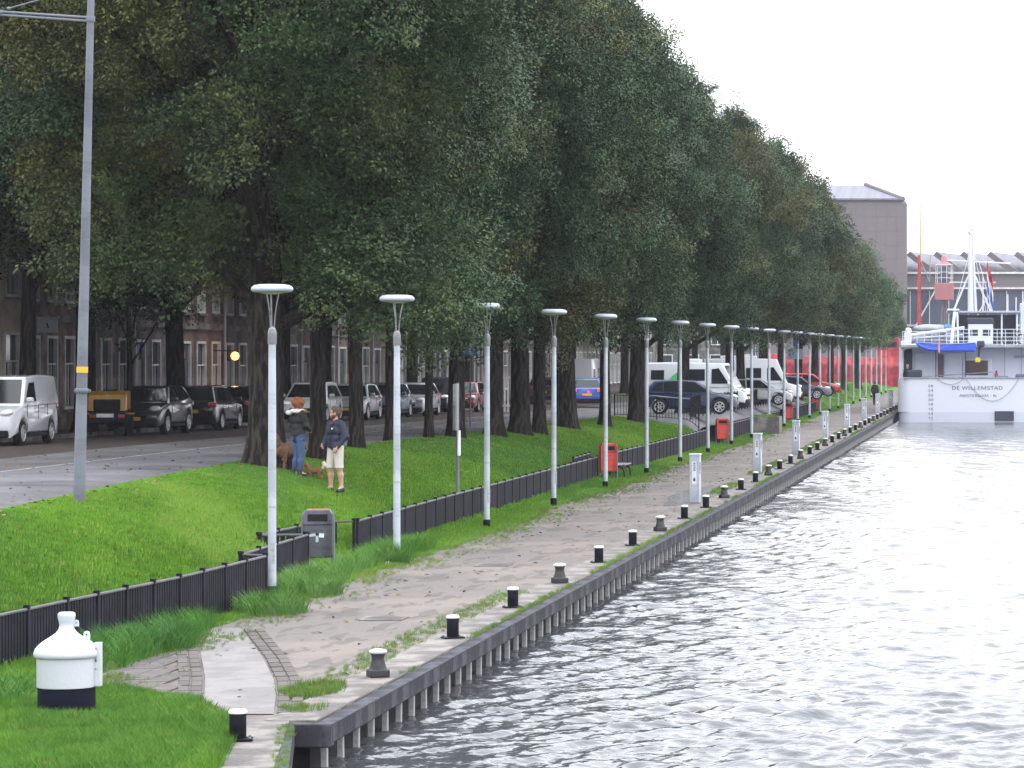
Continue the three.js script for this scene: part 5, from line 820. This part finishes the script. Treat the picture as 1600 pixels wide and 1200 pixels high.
function person(name, label, X, y, d, turn, o) {
  const t = thing(name, label, 'person', X, y, -d, turn), J = o.J, k = o.scale ?? 1; t.scale.setScalar(k);
  const skin = mat(o.skin ?? [.42, .25, .18], .55), torso = [[[-.12, J.sh, 0], [.12, J.sh, 0], .072, .072], [[-.08, J.sh - .13, .01], [.08, J.sh - .13, .01], .095, .095], [[-.06, 1.12, .01], [.06, 1.12, .01], .088, .088], [[-.07, .98, 0], [.07, .98, 0], .1, .1]];
  const arms = [], legs = [], hands = [];
  for (const s of [0, 1]) {
    const A = J.arm[s], G = J.leg[s]; arms.push([A[0], A[1], .06, .047], [A[1], A[2], .046, .031]); legs.push([G[0], G[1], .095, .062], [G[1], [lerp(G[1][0], G[2][0], .35), lerp(G[1][1], G[2][1], .35), lerp(G[1][2], G[2][2], .35) - .015], .058, .058], [[lerp(G[1][0], G[2][0], .35), lerp(G[1][1], G[2][1], .35), lerp(G[1][2], G[2][2], .35) - .015], G[2], .058, .039], [G[2], G[3], .04, .032]);
    hands.push(...handLimbs(A[2], A[3], A[4], A[5] ?? .7, s ? -1 : 1));
  }
  const neck = [[[0, J.sh + .03, -.01], J.head.map((q, i) => q + [0, -.07, -.015][i]), .058, .052]];
  const H = J.head, yaw = J.yaw ?? 0, cy = Math.cos(yaw), sy = Math.sin(yaw), hp = (x, yy, z) => [H[0] + x * cy + z * sy, H[1] + yy, H[2] - x * sy + z * cy];
  const face = [[hp(0, .03, -.012), hp(0, .03, .0), .088, .082], [hp(0, -.03, .02), hp(0, -.055, .045), .066, .05], [hp(0, .0, .075), hp(0, -.025, .098), .012, .016], [hp(0, -.085, .062), hp(0, -.085, .066), .026, .026], [hp(-.03, .03, .068), hp(.03, .03, .068), .02, .02], [hp(-.085, .0, -.005), hp(-.09, -.03, -.008), .014, .012], [hp(.085, .0, -.005), hp(.09, -.03, -.008), .014, .012], [hp(-.022, -.052, .082), hp(.022, -.052, .082), .011, .011]];
  const all = limbField([...torso, ...arms, ...legs, ...neck, ...face.slice(0, 2)], .035), lo = [-.55, -.02, -.45], hi = [.55, 1.95, .45];
  const parts = [fieldMesh(all, lo, hi, .013), fieldMesh(limbField([...neck, ...face], .014), [H[0] - .14, H[1] - .2, H[2] - .16], [H[0] + .14, H[1] + .16, H[2] + .16], .006)];
  for (const s of [0, 1]) { const w = J.arm[s][2]; parts.push(fieldMesh(limbField(hands.slice(s * 14, s * 14 + 14), .006), [w[0] - .2, w[1] - .2, w[2] - .2], [w[0] + .2, w[1] + .2, w[2] + .2], .005)); }
  const body = part(mergeGeometries(parts.map(clean)), 'body', skin, t);
  for (const s of [-1, 1]) { const e = hp(s * .032, .012, .08); new MB().ball(...e, .011, .008, .008, 8).build('eye', M.dark, body); }
  new MB().ball(...hp(0, -.056, .088), .022, .005, .008, 8).build('mouth', mat([.28, .09, .08], .6), body);
  const grow = (L, r) => L.map(([a, b, p, q]) => [a, b, p + r, q + r]), wr = (x, yy, z, s) => s * (fbm(x * 9 + 40, yy * 7 + z * 9 + 40, 2) - .5);
  // coat
  const cf = limbField([...grow(torso, .022), ...grow(arms, .016), [[-.09, o.hem + .08, .01], [.09, o.hem + .08, .01], .1, .1], ...(o.hood ? [[[-.07, J.sh + .07, -.07], [.07, J.sh + .07, -.07], .06, .06]] : [])], .04), wrists = J.arm.map((a) => a[2]);
  part(fieldMesh((x, yy, z) => { let q = cf(x, yy, z) + wr(x, yy, z, .03); q = Math.max(q, o.hem - yy, yy - (J.sh + .1)); for (const w of wrists) q = Math.max(q, .03 - Math.hypot(x - w[0], yy - w[1], z - w[2])); return q; }, lo, hi, .012), 'jacket', o.coat, t);
  // trousers or shorts
  const tf = limbField([...grow(legs.filter((_, i) => i % 4 < 3), o.loose ?? .018), ...grow(torso.slice(2), .012)], .03);
  part(fieldMesh((x, yy, z) => Math.max(tf(x, yy, z) + wr(x, yy, z, .016), o.legEnd - yy, yy - 1.02), lo, hi, .012), o.legName, o.legs, t);
  J.leg.forEach((G) => { const sf = limbField([[[G[2][0], .06, G[2][2] - .03], [G[3][0], .035, G[3][2]], .05, .038], [[G[2][0], o.boot ?? .08, G[2][2]], [G[2][0], .06, G[2][2] - .02], .052, .052]], .02), c = [G[2][0], .1, G[2][2]]; part(fieldMesh((x, yy, z) => Math.max(sf(x, yy, z), -yy, yy - (o.boot ?? .09)), [c[0] - .3, -.02, c[2] - .3], [c[0] + .3, .3, c[2] + .35], .011), 'shoe', o.shoes, t); });
  // hair
  const hf = limbField([[hp(0, .05, -.03), hp(0, .055, -.01), .1, .097], [hp(0, .0, -.05), hp(0, -.03, -.05), .085, .065], ...(o.hairExtra ?? []).map(([a, b, p, q]) => [hp(...a), hp(...b), p, q])], .03);
  part(fieldMesh((x, yy, z) => { const dx = x - H[0], dz = z - H[2], f = dx * sy + dz * cy; return Math.max(hf(x, yy, z) + (o.curl ?? .02) * (fbm(x * 38 + 30, yy * 38 + z * 30 + 30, 2) - .5), o.bare ? -1 : Math.min(f - .045 + Math.max(0, yy - H[1] - .06) * -1.4, 1), H[1] - (o.hairEnd ?? .06) - yy - Math.max(0, f) * -1); }, [H[0] - .22, H[1] - .25, H[2] - .22], [H[0] + .22, H[1] + .26, H[2] + .22], .008), 'hair', o.hair, t);
  if (o.beard) part(fieldMesh((x, yy, z) => Math.max(limbField([[hp(0, -.07, .03), hp(0, -.09, .07), .062, .04], [hp(-.07, -.04, .01), hp(-.03, -.08, .06), .03, .03], [hp(.07, -.04, .01), hp(.03, -.08, .06), .03, .03]], .02)(x, yy, z), yy - (H[1] - .035)), [H[0] - .15, H[1] - .2, H[2] - .15], [H[0] + .15, H[1], H[2] + .17], .008), 'beard', o.beard, t);
  return t;
}
{
  const yM = groundY(-14.6, 75), navyC = mat([.013, .019, .04], .75, { bumpMap: T_rough, bumpScale: .004 });
  const man = person('person', 'man in a navy jacket and pale shorts standing on the lawn', -14.62, yM + .05, 75, -.72, {
    coat: navyC, legs: mat([.46, .43, .38], .85), legName: 'shorts', legEnd: .5, loose: .02, shoes: mat([.02, .02, .022], .6), hair: mat([.07, .048, .03], .85), hem: .88, hairEnd: .05, skin: [.4, .24, .17], beard: mat([.14, .06, .035], .85), scale: 1.035,
    J: { sh: 1.43, head: [0, 1.655, .02], yaw: -.65, arm: [[[-.19, 1.42, 0], [-.25, 1.16, .02], [-.16, 1.0, .2], [.3, -.5, .6], [.8, .2, -.3], .8], [[.19, 1.42, 0], [.29, 1.16, -.05], [.2, .95, .1], [-.2, -.9, .3], [-.7, 0, .4], .7]], leg: [[[-.095, .93, 0], [-.12, .5, .05], [-.125, .09, .03], [-.16, .04, .19]], [[.095, .93, 0], [.125, .5, .0], [.13, .09, -.05], [.19, .04, .09]]] } });
  new MB().ball(.09, 1.33, .165, .022, .022, .01, 8).build('badge', M.white, man);
  new MB().tube([[.07, 1.5, .02], [.075, 1.47, .07], [0, 1.42, .12], [-.075, 1.47, .07], [-.07, 1.5, .02]], .02, 20, 6).build('collar', mat([.1, .03, .03], .8), man); new MB().tube([[0, 1.4, .13], [0, 1.2, .135], [0, .92, .14]], .007, 12, 5).build('zip', M.dark, man);
  const yW = groundY(-15.6, 75.8);
  const hairW = mat([.22, .075, .024], .85), woman = person('person', 'person with ginger hair, dark jacket and blue jeans, seen from behind on the lawn', -15.6, yW, 75.8, 2.45, {
    coat: mat([.011, .0105, .011], .8, { bumpMap: T_rough, bumpScale: .004 }), legs: mat([.045, .085, .17], .85, { map: T_grime }), legName: 'jeans', legEnd: .14, loose: .012, shoes: mat([.02, .018, .018], .7), boot: .2, hair: hairW, hem: .76, hairEnd: .13, curl: .045, skin: [.46, .27, .2], scale: .965,
    hairExtra: [[[-.05, .04, -.05], [.05, .04, -.05], .095, .095], [[-.06, -.02, -.03], [-.05, -.1, -.03], .06, .035], [[.06, -.02, -.03], [.05, -.1, -.03], .06, .035], [[0, .12, -.06], [.01, .13, -.07], .05, .045]],
    J: { sh: 1.43, head: [0, 1.655, .02], yaw: .55, arm: [[[-.18, 1.42, 0], [-.23, 1.17, .06], [-.12, 1.06, .24], [.4, -.2, .8], [.5, 0, -.4], .9], [[.18, 1.42, 0], [.23, 1.17, .02], [.17, .97, .16], [-.1, -.7, .6], [-.7, 0, .3], .8]], leg: [[[-.085, .93, 0], [-.095, .5, .02], [-.1, .09, -.01], [-.11, .04, .13]], [[.085, .93, 0], [.08, .5, .03], [.07, .09, -.06], [.09, .04, .09]]] } });
  new MB().tube([[.12, 1.5, .03], [.1, 1.49, -.1], [0, 1.5, -.14], [-.1, 1.49, -.1], [-.12, 1.5, .03], [0, 1.46, .11], [.12, 1.5, .03]], .048, 40, 8).ball(.14, 1.46, -.14, .1, .06, .07).build('scarf', mat([.6, .57, .54], .9), woman);
  // far walker and a deckhand, simple dark outdoor clothes
  const darkCoat = mat([.012, .012, .016], .8);
  const J = (w) => ({ sh: 1.43, head: [0, 1.655, .02], yaw: 0, arm: [[[-.19, 1.42, 0], [-.25, 1.15, -.03], [-.24, .92, .06], [0, -1, .2], [1, 0, 0], .6], [[.19, 1.42, 0], [.25, 1.15, .02], [.23, .92, .12], [0, -1, .2], [-1, 0, 0], .6]], leg: [[[-.09, .93, 0], [-.1, .5, .05 * w], [-.1, .09, -.16 * w], [-.11, .04, -.02 * w]], [[.09, .93, 0], [.09, .51, .1 * w], [.09, .09, .14 * w], [.1, .04, .28 * w]]] });
  const base = { coat: darkCoat, legs: mat([.015, .016, .02], .8), legName: 'trousers', legEnd: .08, loose: .02, shoes: M.rubber, hair: mat([.012, .011, .011], .8), hem: .8, hood: true, hairEnd: .1 };
  person('person', 'person in black walking away along the far end of the quay path', -10.15, 0, 261, Math.PI - .1, { ...base, J: J(1) });
  person('person', 'person in dark clothes standing at the left end of the ship\'s stern deck', -6.65, 1.42, 226, -.3, { ...base, hood: false, hair: mat([.3, .26, .22], .8), J: J(0) });
}
function dog(label, X, d, turn, k, coatC, o = {}) {
  const t = thing('dog', label, 'dog', X, groundY(X, d) - .01, -d, turn); t.scale.setScalar(k);
  const fur = mat(coatC, .95, { bumpMap: T_rough, bumpScale: .01 }), f = o.fluff ?? 1, fz = (r) => r * f; // +x is the nose
  const L = [[[.26, .5, 0], [.05, .49, 0], fz(.135), fz(.125)], [[.05, .49, 0], [-.26, .53, 0], fz(.12), fz(.115)], [[.28, .56, 0], [.42, .72, 0], fz(.1), .075], [[.43, .76, 0], [.48, .76, 0], .088, .07], [[.48, .745, 0], [.6, .72, 0], .056, .036], [[.42, .83, .06], [.4, .76, .085], .03, .022], [[.42, .83, -.06], [.4, .76, -.085], .03, .022]];
  for (const s of [-1, 1]) L.push([[.24, .46, s * .08], [.2, .3, s * .085], .07, .045], [[.2, .3, s * .085], [.22, .12, s * .085], .042, .03], [[.22, .12, s * .085], [.22, .035, s * .085], .03, .032], [[.22, .03, s * .085], [.27, .026, s * .085], .034, .028], [[-.27, .5, s * .075], [-.2, .33, s * .09], .095, .06], [[-.2, .33, s * .09], [-.34, .19, s * .085], .052, .032], [[-.34, .19, s * .085], [-.31, .04, s * .085], .03, .03], [[-.31, .03, s * .085], [-.26, .026, s * .085], .034, .028]);
  const fl = limbField(L, .05); part(fieldMesh((x, y, z) => fl(x, y, z) + .05 * f * (fbm(x * 26 + 50, y * 26 + z * 22 + 50, 3) - .5), [-.6, -.03, -.3], [.75, 1, .3], .0125), 'body', fur, t);
  const tl = limbField(o.tail ?? [[[-.36, .58, 0], [-.5, .6, 0], .05, .06], [[-.5, .6, 0], [-.62, .5, 0], .06, .03]], .03); part(fieldMesh((x, y, z) => tl(x, y, z) + .03 * (fbm(x * 30 + 50, y * 30 + z * 22 + 50, 2) - .5), [-.85, .3, -.2], [-.25, 1.1, .2], .0125), 'tail', mat(o.tailC ?? coatC, .95), t);
  new MB().ball(.64, .735, 0, .022, .018, .022, 8).build('nose', M.dark, t); for (const s of [-1, 1]) new MB().ball(.525, .79, s * .042, .012, .012, .012, 8).build('eye', M.dark, t);
  if (o.collar) new MB().add(new THREE.TorusGeometry(.1, .014, 6, 20), mat4(.36, .65, 0, 0, Math.PI / 2, 0).multiply(mat4(0, 0, 0, -.8, 0, 0))).build('collar', mat(o.collar, .6), t);
  return t;
}
dog('large tan dog standing between the thick trunk and the person with ginger hair', -15.97, 76.5, -2.1, 1.0, [.16, .085, .042], { fluff: 1.12, collar: [.1, .03, .12] });
dog('small ginger dog with a fluffy white tail on the lawn between the two people', -15.3, 76.2, Math.PI - .15, .46, [.24, .115, .05], { fluff: 1.3, tailC: [.6, .52, .4], tail: [[[-.36, .62, 0], [-.46, .76, 0], .07, .1], [[-.46, .76, 0], [-.42, .86, 0], .1, .09]] });
renderer.render(scene, camera);
